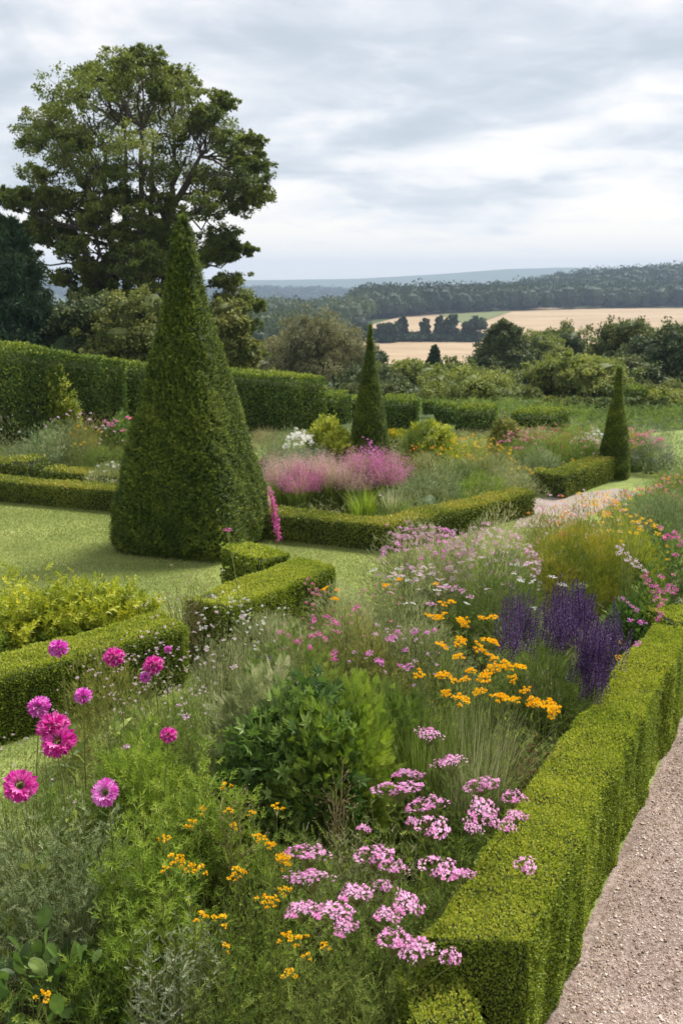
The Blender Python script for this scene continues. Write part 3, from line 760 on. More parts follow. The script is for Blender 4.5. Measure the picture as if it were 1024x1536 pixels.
# mid garden
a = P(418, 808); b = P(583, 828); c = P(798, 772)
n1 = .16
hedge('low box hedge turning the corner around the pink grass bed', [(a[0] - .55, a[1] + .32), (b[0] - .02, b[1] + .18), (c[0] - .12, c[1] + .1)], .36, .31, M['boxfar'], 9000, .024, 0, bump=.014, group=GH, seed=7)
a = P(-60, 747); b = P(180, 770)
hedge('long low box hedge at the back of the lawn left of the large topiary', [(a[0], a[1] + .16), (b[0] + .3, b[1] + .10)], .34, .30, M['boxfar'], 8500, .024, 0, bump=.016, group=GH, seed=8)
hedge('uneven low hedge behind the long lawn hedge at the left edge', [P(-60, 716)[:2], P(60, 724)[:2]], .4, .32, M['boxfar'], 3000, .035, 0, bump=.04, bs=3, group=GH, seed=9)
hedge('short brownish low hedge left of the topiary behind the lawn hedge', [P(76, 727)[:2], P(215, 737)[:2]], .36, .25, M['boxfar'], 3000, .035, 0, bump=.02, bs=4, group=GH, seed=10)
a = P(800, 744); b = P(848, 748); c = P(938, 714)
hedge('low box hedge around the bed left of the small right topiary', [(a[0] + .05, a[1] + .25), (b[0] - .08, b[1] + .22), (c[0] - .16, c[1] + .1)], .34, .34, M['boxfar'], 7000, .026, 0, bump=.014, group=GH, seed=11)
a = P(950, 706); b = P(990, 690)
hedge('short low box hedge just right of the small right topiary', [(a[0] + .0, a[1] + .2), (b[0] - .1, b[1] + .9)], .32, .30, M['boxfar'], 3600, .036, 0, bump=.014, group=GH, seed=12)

# tall clipped hedges at the back, grown as buttressed blocks
GT = 'tall clipped hedges at the back of the garden'
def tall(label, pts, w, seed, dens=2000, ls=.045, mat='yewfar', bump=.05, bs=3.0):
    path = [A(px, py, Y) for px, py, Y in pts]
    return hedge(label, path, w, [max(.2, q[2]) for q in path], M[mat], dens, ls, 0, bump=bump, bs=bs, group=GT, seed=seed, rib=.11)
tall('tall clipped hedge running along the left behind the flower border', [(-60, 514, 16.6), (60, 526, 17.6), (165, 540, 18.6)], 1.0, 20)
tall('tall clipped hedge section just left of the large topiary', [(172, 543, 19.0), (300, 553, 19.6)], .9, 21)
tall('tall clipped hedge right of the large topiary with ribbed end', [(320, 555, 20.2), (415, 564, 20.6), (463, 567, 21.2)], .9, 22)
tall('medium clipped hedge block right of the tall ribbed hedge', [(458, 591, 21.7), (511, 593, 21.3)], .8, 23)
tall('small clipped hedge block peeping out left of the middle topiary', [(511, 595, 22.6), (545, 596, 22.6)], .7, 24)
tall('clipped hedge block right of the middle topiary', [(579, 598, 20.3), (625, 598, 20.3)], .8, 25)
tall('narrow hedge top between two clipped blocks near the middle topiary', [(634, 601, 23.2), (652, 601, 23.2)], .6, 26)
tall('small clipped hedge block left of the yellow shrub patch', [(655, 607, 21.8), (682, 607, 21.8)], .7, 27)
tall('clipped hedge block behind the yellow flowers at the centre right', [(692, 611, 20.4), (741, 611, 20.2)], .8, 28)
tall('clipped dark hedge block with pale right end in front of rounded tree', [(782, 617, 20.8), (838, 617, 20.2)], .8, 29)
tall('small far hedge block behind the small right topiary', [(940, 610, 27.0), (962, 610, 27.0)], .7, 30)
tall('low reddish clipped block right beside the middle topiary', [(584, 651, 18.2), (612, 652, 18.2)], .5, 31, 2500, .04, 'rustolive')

# ---------------------------------------------------------------- topiary pyramids
def topiary(label, cx, cy, prof, yaw, mat, n, ls, seed, sq=8.0, bump=.016):
    prof = np.array(prof, float); zz = prof[:, 0]; aa = np.maximum(prof[:, 1] - ls * .8, .004)
    t = thing('topiary', label, 'topiary', (cx, cy, 0), 'pyramid topiaries')
    def surf(th, z, inset=0.0):
        a = np.maximum(np.interp(z, zz, aa) - inset, .004)
        c, s = np.cos(th), np.sin(th)
        e = sq
        r_ = a / (np.abs(c) ** e + np.abs(s) ** e) ** (1 / e)
        x = r_ * c; y = r_ * s
        return np.stack([cx + x * math.cos(yaw) - y * math.sin(yaw), cy + x * math.sin(yaw) + y * math.cos(yaw), z], -1)
    N = int(n * 2.2)
    z = R.uniform(zz[0], zz[-1], N); th = R.uniform(0, 2 * PI, N)
    keep = R.uniform(0, 1, N) < (np.interp(z, zz, aa) + .03) / (aa.max() + .03)
    z = z[keep]; th = th[keep]
    p = surf(th, z); e = 1e-3
    d1 = surf(th + e, z) - p; d2 = surf(th, z + e) - p
    nrm = nz(np.cross(d1, d2))
    nn = noise3(p, 5, seed) * bump + noise3(p, 17, seed + 1) * bump * .8
    p = p + nrm * (nn + R.normal(size=len(p)) * ls * .3)[:, None]; p[:, 2] = np.maximum(p[:, 2], .02)
    mb = MB()
    ph = noise3(p, 30, seed + 2, 1)
    mb.inst(CLUMP, p, nrm * .8 + [0, 0, .35] + rdir(len(p)) * .6, nrm * .3 + rdir(len(p)), ls * R.uniform(.6, 1.3, len(p)), 0, np.clip(R.uniform(.05, .7, len(p)) + .10 * ph + .12 * noise3(p[:, [1, 2, 0]], 75, seed + 9, 2), 0, 1), .2)
    TH = np.linspace(0, 2 * PI, 49)[:-1]; Z = np.linspace(zz[0], zz[-1] - .03, 40)
    g = surf(TH[:, None] + 0 * Z[None], Z[None] + 0 * TH[:, None], .03 + ls * .3)
    mb.grid(g, 1, None, True)
    mb.build('foliage', [mat, M['core']], t)
    tb = MB(); c_, r_ = taper((cx, cy, -.05), (cx, cy, zz[-1] * .6), .06, .03, 5, .0, 1); tb.tubes(c_, r_, 0, 8); tb.build('trunk', M['bark'], t, True)
    return t
cx, cy = A(290, 800, 11.35)[:2]
rows = [(852, 208), (840, 236), (820, 250), (800, 249), (760, 238), (700, 205), (650, 177), (600, 149), (550, 119), (500, 92), (460, 73), (420, 58), (385, 46), (355, 32), (338, 20), (325, 4)]
k = 1.04 / FP * 11.35 / 2 / 1.31
prof = [(max(.03, A(290, r_, 11.35 - .75 * max(0, (r_ - 500) / 350))[2]), w_ * k) for r_, w_ in rows]
prof = sorted(prof)
topiary('very large pyramid yew topiary standing on the lawn', cx, cy, prof, math.radians(-18), M['yew'], 54000, .043, 61)
def small_top(label, px, ptop, Y, wpx, pbase, seed, n=18000):
    c = A(px, ptop, Y); ht = c[2]; a = wpx / FP * Y / 2 / 1.2
    pr = [(0.0, a * .95), (ht * .1, a * .97), (ht * .35, a * .74), (ht * .6, a * .45), (ht * .8, a * .20), (ht * .93, a * .05), (ht, .003)]
    topiary(label, c[0], Y, pr, math.radians(-25), M['yew'], n, .034, seed, 3.5, .008)
small_top('slim pyramid yew topiary in the middle behind the pink grasses', 555, 488, 16.0, 72, 690, 62)
small_top('smallest pyramid yew topiary at the right beside the grass path', 929, 551, 15.4, 56, 712, 63)

# ---------------------------------------------------------------- flower head meshes (shared by the copies)
def pentafloret(n=5, w=.6):
    return merge_t([xf(kite(w, .06, .6), [0, 0, 0], [math.cos(a), math.sin(a), .25], [0, 0, 1], 1.0) for a in np.arange(n) * 2 * PI / n])
FLORET = pentafloret()
STAR4 = pentafloret(4, .5)

def pom_mesh(mat, open_=False, seed=0):
    r = np.random.default_rng(seed); mb = MB()
    n = 210
    if open_:
        for ring, (rad, up, cnt, l) in enumerate([(.16, .9, 26, .30), (.2, .55, 34, .38), (.2, .25, 40, .42), (.18, .0, 40, .40)]):
            a = np.arange(cnt) * 2 * PI / cnt + r.uniform(-.1, .1, cnt)
            p = np.stack([np.cos(a) * rad * .7, np.sin(a) * rad * .7, np.full(cnt, .12 - ring * .03)], 1)
            xd = np.stack([np.cos(a), np.sin(a), up + r.uniform(-.15, .15, cnt)], 1)
            mb.inst(kite(.34, .1, .75), p, xd, [[0, 0, 1.]] * cnt + r.normal(size=(cnt, 3)) * .3, l * r.uniform(.85, 1.1, cnt), 0, r.uniform(.2, 1, cnt) * (1 - ring * .08))
        d = nz(r.normal(size=(60, 3))); d[:, 2] = abs(d[:, 2])
        mb.inst(ROUND, d * [.15, .15, .1] + [0, 0, .1], d, None, .06, 1)
    else:
        d = nz(r.normal(size=(n, 3))); d[:, 2] = d[:, 2] * .75 + .22; d = nz(d)
        p = d * .16 * [1, 1, .7]
        mb.inst(kite(.42, .16, .7), p, d + r.normal(size=(n, 3)) * .22, r.normal(size=(n, 3)), .34 * r.uniform(.8, 1.1, n) * (1 - .18 * np.clip(d[:, 2], 0, 1)), 0, r.uniform(0, 1, n))
    # calyx
    th = np.linspace(0, 2 * PI, 9)[:-1]
    V = np.array([[[math.cos(t_) * a, math.sin(t_) * a, z_] for a, z_ in ((.02, -.22), (.10, -.17), (.13, -.05), (.08, .02))] for t_ in th])
    mb.grid(V, 2, .3, True)
    return mb.mesh('flower_head', [mat, M['centre'], M['stem']])

def umbel_mesh(mat, rx, ry, seed, fl=.0048, dens=1.15, dome=.2):
    r = np.random.default_rng(seed); mb = MB()
    n = int(dens * PI * rx * ry / (fl * fl * 2.2))
    a = r.uniform(0, 2 * PI, n); q = np.sqrt(r.uniform(0, 1, n))
    irr = 1 + .22 * np.sin(a * 3 + seed) + .12 * np.sin(a * 5 + seed * 2)
    x_ = np.cos(a) * q * rx * irr; y_ = np.sin(a) * q * ry * irr
    z_ = dome * rx * (1 - q ** 2) + .25 * rx * noise3(np.stack([x_, y_, 0 * x_], 1), 3 / rx, seed) * .5 + r.normal(size=n) * fl * .8
    K_ = 11; ci = r.integers(0, n, K_); cen = np.stack([x_, y_], 1)[ci]
    own = np.argmin(((np.stack([x_, y_], 1)[:, None] - cen[None]) ** 2).sum(-1), 1)
    dd = np.stack([x_, y_], 1) - cen[own]; pull = .72 + .2 * r.uniform(0, 1, n)
    x_ = cen[own, 0] + dd[:, 0] * pull; y_ = cen[own, 1] + dd[:, 1] * pull
    z_ = z_ + r.uniform(-.1, .14, K_)[own] * rx + .10 * rx - 7.0 * (dd ** 2).sum(1)
    p = np.stack([x_, y_, z_], 1)
    mb.inst(FLORET, p, nz(r.normal(size=(n, 3)) * [1, 1, .5]), np.stack([np.cos(a) * q * .8, np.sin(a) * q * .8, np.ones(n)], 1) + r.normal(size=(n, 3)) * .45, fl * r.uniform(.7, 1.35, n), 0, np.clip(r.uniform(0, .5, K_)[own] + r.uniform(0, .5, n), 0, 1), .2)
    # buds and pedicels under the head
    k = max(8, n // 5); i = r.integers(0, n, k)
    C = np.stack([np.repeat([[0, 0, -.9 * rx]], k, 0), p[i] * [.5, .5, .3] + [0, 0, -.35 * rx], p[i] - [0, 0, .003]], 1)
    mb.tubes(C, .0011, 1, 3)
    return mb.mesh('flower_head', [mat, M['stem']])

def gold_mesh(mat, seed, r0=.03, nsub=9):
    r = np.random.default_rng(seed); mb = MB()
    for i in range(nsub):
        a = i * 2.4; q = math.sqrt((i + .3) / nsub) * r0
        c = np.array([math.cos(a) * q * 1.25, math.sin(a) * q, .35 * r0 * (1 - (q / r0) ** 2) + r.uniform(-.3, .3) * r0])
        n = 16; d = nz(r.normal(size=(n, 3))); d[:, 2] = abs(d[:, 2]) * .9 + .1
        mb.inst(kite(.8, .15, .6), c + d * .003, d + r.normal(size=(n, 3)) * .2, r.normal(size=(n, 3)) + [0, 0, .6], .33 * r0 * r.uniform(.8, 1.2, n), 0, r.uniform(0, 1, n))
    k = nsub
    e = np.array([[math.cos(i * 2.4) * r0 * .7, math.sin(i * 2.4) * r0 * .7, -.1 * r0] for i in range(k)])
    mb.tubes(np.stack([np.repeat([[0, 0, -1.4 * r0]], k, 0), e * .4 + [0, 0, -.6 * r0], e], 1), .0009, 1, 3)
    return mb.mesh('flower_head', [mat, M['stem']])

def fuzz_mesh(mat, seed, n=26, fl=.22, flat=.55, tpl=None, m2=None):
    """small loose cluster of florets, unit radius"""
    r = np.random.default_rng(seed); mb = MB()
    d = nz(r.normal(size=(n, 3))) * r.uniform(.3, 1, (n, 1)) * [1, 1, flat]
    mb.inst(tpl or STAR4, d, r.normal(size=(n, 3)) * [1, 1, .4], r.normal(size=(n, 3)) * .5 + [0, 0, 1] + d * .5, fl * r.uniform(.7, 1.4, n), 0, r.uniform(0, 1, n), .25)
    return mb.mesh('flower_head', [mat])

def spike_mesh(mat, seed, n=70, L=1.0, rad=.07, fl=.06):
    r = np.random.default_rng(seed); mb = MB()
    u = np.arange(n) / n; a = np.arange(n) * 2.4
    rr_ = rad * (1.05 - .85 * u) * r.uniform(.7, 1.2, n)
    p = np.stack([np.cos(a) * rr_, np.sin(a) * rr_, u * L], 1)
    mb.inst(kite(.6, .1), p, np.stack([np.cos(a), np.sin(a), .6 + u], 1), r.normal(size=(n, 3)), fl * r.uniform(.7, 1.3, n) * (1.1 - .5 * u), 0, r.uniform(0, 1, n))
    mb.tubes(np.array([[[0, 0, -.02], [0, 0, L * .5], [0, 0, L * .98]]]), .006 * L, 0, 3, 0.0)
    return mb.mesh('flower_spike', [mat])

HD = dict(
 pom_mag=[pom_mesh(M['magenta'], False, 1)], pom_orch=[pom_mesh(M['orchid'], False, 2), pom_mesh(M['orchid'], False, 3)], pom_open=[pom_mesh(M['orchid'], True, 4)], pom_openm=[pom_mesh(M['magenta'], True, 5)],
 umb=[umbel_mesh(M['pink'], .06, .04, 1), umbel_mesh(M['pink'], .055, .042, 2), umbel_mesh(M['pink'], .058, .036, 3), umbel_mesh(M['pink'], .06, .045, 4)],
 gold=[gold_mesh(M['gold'], 1), gold_mesh(M['gold'], 2, nsub=12), gold_mesh(M['gold'], 3, nsub=7)],
 goldS=[gold_mesh(M['gold'], 4, .018, 5), gold_mesh(M['gold'], 5, .018, 4)],
 spike=[spike_mesh(M['purple'], s_) for s_ in (1, 2, 3)],
 spikem=[spike_mesh(M['orchid'], s_, 50, 1, .09, .10) for s_ in (1, 2)],
)
for nm in ('pink', 'magenta', 'orchid', 'palepink', 'white', 'gold', 'orange', 'rose', 'purple', 'rust', 'tan', 'mauve'):
    HD['f_' + nm] = [fuzz_mesh(M[nm], s_) for s_ in (1, 2, 3)]
    HD['u_' + nm] = [fuzz_mesh(M[nm], s_, 40, .16, .25) for s_ in (4, 5)]

# ---------------------------------------------------------------- herbaceous foliage
def upright(mb, b, r, h, ns, per, tpl, ls, m=0, ms=1, bend=.5, t0=.12, sw=.0022, wob=.04, ends=None, rz=None, up=.5):
    """stems fanning out of the base, leaves along them"""
    a = R.uniform(0, 2 * PI, ns); q = np.sqrt(R.uniform(0, 1, ns))
    hh_ = h * (R.uniform(.62, 1.0, ns)) * (1 - .25 * q ** 2)
    tip = np.stack([b[0] + np.cos(a) * q * r, b[1] + np.sin(a) * q * r, hh_], 1)
    if ends is not None: tip = np.vstack([tip, ends])
    n = len(tip); q2 = R.uniform(.2, .55, n)[:, None]
    bs_ = np.column_stack([b[0] + (tip[:, :2] - b[:2])[:, 0] * q2[:, 0], b[1] + (tip[:, 1] - b[1]) * q2[:, 0], np.zeros(n)])
    t = np.linspace(0, 1, 6)[None, :, None]
    C = bs_[:, None] * (1 - t) + tip[:, None] * t
    C[:, :, :2] = bs_[:, None, :2] + (tip - bs_)[:, None, :2] * t ** (1 + bend) + (R.normal(size=(n, 1, 2)) * wob * h * np.sin(t * PI))
    mb.tubes(C, np.linspace(sw, sw * .45, 6)[None], ms, 3)
    N = n * per
    i = np.repeat(np.arange(n), per); tt = t0 + (1 - t0) * R.uniform(0, 1, N) ** .85
    f = tt * 5; k = np.minimum(f.astype(int), 4); fr = (f - k)[:, None]
    p = C[i, k] * (1 - fr) + C[i, k + 1] * fr
    az = R.uniform(0, 2 * PI, N); out = np.stack([np.cos(az), np.sin(az), np.zeros(N)], 1)
    xd = out + [0, 0, up] + rdir(N) * .35 + (tt[:, None] * [0, 0, .5])
    mb.inst(tpl, p, xd, np.array([0, 0, 1.]) + rdir(N) * .5 - out * .3, ls * R.uniform(.6, 1.25, N) * (1.15 - .45 * tt), m, np.clip(R.uniform(0, .7, n)[i] * .7 + R.uniform(0, .5, N), 0, 1))
    return C

def mound(mb, b, rx, ry, h, n, tpl, ls, m=0, z0=.12, lump=.18, seed=0, shell=.55, core=True, up=.4, mc=1):
    d = rdir(n); d[:, 2] = np.abs(d[:, 2])
    L_ = 1 + lump * noise3(d * [1, 1, 1], 3.2, seed) + lump * .4 * noise3(d, 9, seed + 1)
    k = (shell + (1 - shell) * R.uniform(0, 1, n) ** .6)
    rad = np.array([rx, ry, h - z0])
    p = np.array([b[0], b[1], z0]) + d * rad * (L_ * k)[:, None]
    low = R.uniform(0, 1, n) < .16
    p[low, 2] = R.uniform(.02, z0 + .05, low.sum())
    mb.inst(tpl, p, d + rdir(n) * .7 + [0, 0, up], rdir(n) + d * .7, ls * R.uniform(.6, 1.3, n), m, np.clip(.25 * noise3(p, 12, seed + 2) + R.uniform(.0, .75, n), 0, 1))
    if core:
        th = np.linspace(0, 2 * PI, 17)[:-1]; ph = np.linspace(.02, PI / 2, 8)
        D = np.array([[[math.sin(v) * math.cos(t_), math.sin(v) * math.sin(t_), math.cos(v)] for v in ph] for t_ in th])
        Lc = 1 + lump * noise3(D.reshape(-1, 3), 3.2, seed).reshape(16, 8, 1)
        V = np.array([b[0], b[1], z0]) + D * rad * Lc * (shell * .52)
        V = np.concatenate([V, V[:, -1:] * [1, 1, 0]], 1)
        mb.grid(V, mc, .1, True)

def clump(mb, b, r, h, n, w=.006, bend=.45, m=0, spread=1.0):
    a = R.uniform(0, 2 * PI, n); q = np.sqrt(R.uniform(0, 1, n)) * r * .45
    base = np.stack([b[0] + np.cos(a) * q, b[1] + np.sin(a) * q, np.zeros(n)], 1)
    a2 = a + R.normal(size=n) * .5; d = np.stack([np.cos(a2), np.sin(a2), np.zeros(n)], 1)
    return mb.ribbons(base, d, h * R.uniform(.55, 1.15, n), np.clip(R.uniform(.1, 1, n) * bend * r / h * 2, .03, .9), w * R.uniform(.6, 1.3, n), m)

HGRP = {}
def place_heads(t, b, kind, pts, size, tilt=.25, stem=None, stem_m='stem', aspect=None, name='flower_head'):
    """pts (N,3) world positions of the heads; each its own part"""
    for i, p in enumerate(pts):
        me = HD[kind][int(R.integers(len(HD[kind])))]
        s = size * (1 if b[1] < 5 else .82) * R.uniform(.7, 1.25) if np.isscalar(size) else size[i]
        if np.isscalar(s): s = (s, s, s)
        o = part(name, me, t, p, (R.normal() * tilt, R.normal() * tilt, R.uniform(0, 6.28)), s)
    if stem:
        for p in pts:
            mb = MB(); q = R.uniform(.1, .5)
            b0 = np.array([b[0] + (p[0] - b[0]) * q, b[1] + (p[1] - b[1]) * q, 0.0]); e = p - [0, 0, stem * 1.5]
            tt = np.linspace(0, 1, 9)[:, None]; c_ = b0 * (1 - tt) + e * tt; c_[:, :2] = b0[:2] + (e - b0)[:2] * tt ** 1.6; c_ += np.sin(tt * PI) * R.normal(size=3) * .02 + np.sin(tt * 2 * PI) * R.normal(size=3) * .012
            mb.tubes(c_[None], np.linspace(stem, stem * .6, 9)[None], 0, 5)
            mb.build('stem', M[stem_m], t, True)

def dome(b, rx, ry, h, n, lo=.55, zj=.06, front=0.0):
    a = R.uniform(0, 2 * PI, n); q = np.sqrt(R.uniform(0, 1, n))
    z = h * (lo + (1 - lo) * np.sqrt(np.clip(1 - q ** 2, 0, 1))) + R.normal(size=n) * zj * h
    return np.stack([b[0] + np.cos(a) * q * rx, b[1] + np.sin(a) * q * ry, z], 1)
# ---------------------------------------------------------------- the plants, one by one
def plant(label, px, py, h, r, kind, mat, n=None, ls=None, tpl=None, heads=None, cat='plant', name='flowering_plant', group=None, ms='stem', per=9, seed=None, ry=None, bend=.5, extra=None, up=None, shell=.55, lump=.18, core=True, b=None, w=.006, plume=None):
    b = P(px, py, h * .97) if b is None else np.array([b[0], b[1], 0.])
    b = np.array([b[0], b[1] + r * .35, 0.]) if extra != 'nofix' else np.array([b[0], b[1], 0.])
    ry = ry or r
    dist = b[1]
    t = thing(name, label, cat, b, group)
    sd = int(abs(px) * 13 + py) if seed is None else seed
    mb = MB()
    if kind == 'up':
        upright(mb, b, r, h, n or 60, per, tpl or SPRIG, ls or .06, 0, 1, bend, up=.5 if up is None else up)
        mats = [M[mat], M[ms]]
    elif kind == 'mound':
        mound(mb, b, r, ry, h, n or 4000, tpl or LEAF, ls or .03, 0, seed=sd, shell=shell, lump=lump, core=core, up=.4 if up is None else up)
        mats = [M[mat], M[mat]]
    elif kind == 'grass':
        C = clump(mb, b, r, h, n or 500, w)
        mats = [M[mat], M[plume or 'plume']]
        if plume:
            tips = C[:, -1]; k = 26; N = len(tips) * k
            i = np.repeat(np.arange(len(tips)), k); u = R.uniform(.55, 1.0, N) ** .8
            f = u * 4; kk = np.minimum(f.astype(int), 3); fr = (f - kk)[:, None]
            p = C[i, kk] * (1 - fr) + C[i, kk + 1] * fr + R.normal(size=(N, 3)) * [.03, .03, .03]
            sel = (h * .5 < p[:, 2]); p = p[sel]
            mb.inst(kite(.35, .05), p, rdir(len(p)) + [0, 0, .8], None, .016 * R.uniform(.6, 1.4, len(p)), 1)
    mb.build('foliage', mats, t)
    for hd in (heads or []):
        hd = dict(hd)
        if 'px' in hd:
            pts = np.array([P(q[0], q[1], hd.get('z', h) * R.uniform(.97, 1.03)) for q in hd['px']])
        else:
            pts = dome(b, r * hd.get('sp', .95), ry * hd.get('sp', .95), h * hd.get('k', 1.03), hd['n'], hd.get('lo', .6), hd.get('zj', .05))
            if 'off' in hd: pts[:, :2] += hd['off']
        place_heads(t, b, hd['t'], pts, hd['s'], hd.get('tilt', .25), hd.get('stem'), name=hd.get('name', 'flower_head'))
    return t

def hp(pts_, wref=None):
    return pts_

# ===== foreground: magenta and pink pompon poppies, each a plant with its own stalk
poms = [  # px, py, width px, mesh, z, label
 (88, 972, 31, 'pom_orch', 1.12, 'round orchid pink pompon flower, upper left, alone on a tall bare stalk'),
 (171, 985, 34, 'pom_mag', 1.05, 'bright magenta pompon flower to the right of the round orchid pink one'),
 (230, 997, 33, 'pom_mag', 1.05, 'magenta pompon flower, rightmost of the upper row of pompons'),
 (218, 1016, 19, 'pom_orch', 1.0, 'small pale lilac pompon bud just under the rightmost magenta pompon'),
 (125, 1043, 28, 'pom_orch', 1.03, 'orchid pompon flower between the pale ruffled one and the upper magenta row'),
 (59, 1060, 36, 'pom_orch', 1.08, 'pale orchid ruffled pompon leaning left above the magenta double pair'),
 (80, 1090, 50, 'pom_mag', 1.05, 'largest magenta double pompon, upper one of the touching pair'),
 (90, 1115, 46, 'pom_openm', 1.0, 'magenta double flower, lower one of the touching pair, dark flecks inside'),
 (31, 1180, 43, 'pom_openm', 1.0, 'magenta open flower with dark heart at the left edge'),
 (160, 1190, 38, 'pom_open', 1.0, 'round pink open flower facing us with a green brown eye'),
 (253, 1102, 27, 'pom_mag', 1.0, 'magenta purple pompon flower standing alone right of the others'),
 (252, 974, 13, 'pom_orch', .95, 'small pink bud flower above the rightmost magenta pompon'),
]
for i, (px, py, w, k, z, lab) in enumerate(poms):
    c = P(px, py, z); dist = np.linalg.norm(c - [0, 0, H]); s = w / FP * dist / .86
    b = np.array([c[0] + R.uniform(-.06, .06), c[1] + .10, 0.])
    t = thing('pompon_flower', lab, 'flower', b, 'pompon flowers at the left of the border')
    s = s * .88
    ob = part('flower_head', HD[k][i % len(HD[k])], t, c, (0, 0, 0), (s, s, s))
    tl = {'pom_open': .85, 'pom_openm': .75}.get(k, .25)
    if py == 1115: tl = .55
    ob.rotation_euler = (tl, R.normal() * .15, R.uniform(-.3, .3))
    mb = MB(); tt = np.linspace(0, 1, 10)[:, None]
    e = c + np.array([0, .04 * tl, -.2 * s]); cc = b * (1 - tt) + e * tt; cc += np.sin(tt * PI) * R.normal(size=3) * .02
    mb.tubes(cc[None], np.linspace(.0042, .0026, 10)[None], 0, 6); mb.build('stem', M['stem'], t, True)
    lf = MB(); n = 14; u = R.uniform(.1, .62, n)
    p = b[None] * (1 - u[:, None]) + e[None] * u[:, None]; lf.inst(LANCE, p, rdir(n) * [1, 1, .2] + [0, 0, .55], None, R.uniform(.07, .14, n)); lf.build('foliage', M['mid'], t)

# ===== foreground foliage masses
F = plant
F('blue green feathery clump filling the bottom left corner', 60, 1212, .98, .42, 'up', 'blue', 230, .062, SPRIGN, name='feathery_plant', per=15)
F('fresh green narrow leaved clump between the dark shrub and the low golden flowers', 330, 1200, .82, .28, 'up', 'fresh', 100, .08, WILLOW, per=11, name='leafy_plant')
F('fresh green leafy growth in front of the lobed leaf shrub', 430, 1260, .62, .30, 'up', 'mid', 110, .07, WILLOW, per=11, name='leafy_plant')
F('fresh green leafy growth at the bottom edge right of the blue green clump', 165, 1400, .64, .24, 'up', 'fresh', 80, .08, WILLOW, per=11, name='leafy_plant')
F('pale sprigged growth behind the first pink flower clump', 500, 1270, .62, .28, 'up', 'pale', 100, .055, SPRIGF, per=11, name='leafy_plant')
F('big rounded dark leaves at the very bottom left', 70, 1430, .58, .26, 'mound', 'dark', 120, .085, OVAL, name='broad_leaved_plant', shell=.5, up=.1, core=False)
F('bright green willowy leaved clump beside the blue green clump', 205, 1215, .98, .24, 'up', 'fresh', 85, .10, WILLOW, per=11, name='leafy_plant')
F('bright green narrow leaved clump below the lone magenta pompon', 285, 1130, 1.0, .26, 'up', 'fresh', 75, .10, WILLOW, per=11, name='leafy_plant')
F('mid green leafy clump behind the open pink flower at left', 120, 1130, .85, .32, 'up', 'mid', 70, .09, WILLOW, per=9, name='leafy_plant')
F('airy green stems with tiny pale buds at the left edge', 20, 1140, .9, .3, 'up', 'mid', 50, .06, SPRIGN, per=9, name='airy_plant', heads=[dict(t='f_palepink', n=22, s=.010)])
F('green leafy clump under the yellow flowers lower left', 215, 1330, .8, .24, 'up', 'fresh', 75, .09, WILLOW, per=10, name='leafy_plant')
F('silvery sprig clump at the bottom left of centre', 228, 1392, .80, .13, 'up', 'silver', 60, .055, SPRIGF, per=9, name='silver_plant')
F('second silvery sprig clump, right of the first at the bottom', 292, 1352, .80, .14, 'up', 'silver', 46, .05, SPRIGF, per=9, name='silver_plant')
F('green sprig clump at the bottom edge left of centre', 320, 1440, .62, .24, 'up', 'mid', 110, .055, SPRIGF, per=12, name='leafy_plant')
F('fresh green sprig clump among the lower yellow flowers', 370, 1340, .72, .28, 'up', 'fresh', 120, .055, SPRIGF, per=12, name='leafy_plant')
F('mid green clump at the bottom centre below the pink umbels', 445, 1460, .60, .26, 'up', 'mid', 90, .055, SPRIGF, per=11, name='leafy_plant')
F('green clump at bottom centre right beside the trimmed box edge', 540, 1465, .55, .22, 'up', 'mid', 80, .06, SPRIGN, per=10, name='leafy_plant')
F('large dark shrub with lobed leaves in the centre of the border', 440, 1062, 1.0, .40, 'mound', 'dark', 3000, .085, LOBED, name='lobed_leaf_shrub', cat='shrub', shell=.62, lump=.2, up=.15, ry=.4)
F('feathery fresh green mound overlapping the dark lobed shrub', 515, 1050, 1.03, .32, 'mound', 'fresh', 5200, .07, FROND, name='feathery_plant', shell=.55, lump=.25, up=.6)
F('soft grey green ferny clump left above the lobed leaf shrub', 385, 1030, .95, .3, 'mound', 'pale', 3200, .07, FROND, name='feathery_plant', shell=.5, lump=.3)

F('pale feathery growth right of the gap in the left box hedge', 330, 985, .62, .34, 'mound', 'pale', 3600, .05, SPRIGF, name='airy_plant', lump=.3)
F('soft pale growth between the hedge block and the tall bare stalks', 410, 930, .58, .36, 'mound', 'pale', 4200, .05, SPRIGF, name='airy_plant', lump=.3)
F('olive airy growth behind the upper pompons', 150, 1010, .72, .36, 'mound', 'olive', 3600, .05, SPRIGN, name='airy_plant', lump=.3, shell=.35, core=False, heads=[dict(t='f_palepink', n=40, s=.014)])
F('mid green airy growth below the upper pompons', 235, 1050, .76, .34, 'mound', 'mid', 3600, .055, SPRIGN, name='airy_plant', lump=.3, shell=.35, core=False, heads=[dict(t='f_palepink', n=40, s=.013)])
F('green leafy growth between the open pink flower and the lone magenta one', 200, 1130, .8, .32, 'mound', 'fresh', 2600, .07, WILLOW, name='leafy_plant', lump=.3, shell=.35, core=False)
F('olive green growth right of the magenta flower clump', 540, 930, .78, .36, 'mound', 'olive', 4200, .05, SPRIGF, name='airy_plant', lump=.3, shell=.45)
F('pale green growth in front of the soft pink mass', 620, 920, .74, .36, 'mound', 'pale', 4200, .05, SPRIGF, name='airy_plant', lump=.3, shell=.45)
F('pale green growth at the lawn side of the border', 520, 895, .62, .3, 'mound', 'pale', 3600, .05, SPRIGF, name='airy_plant', lump=.3, shell=.45)

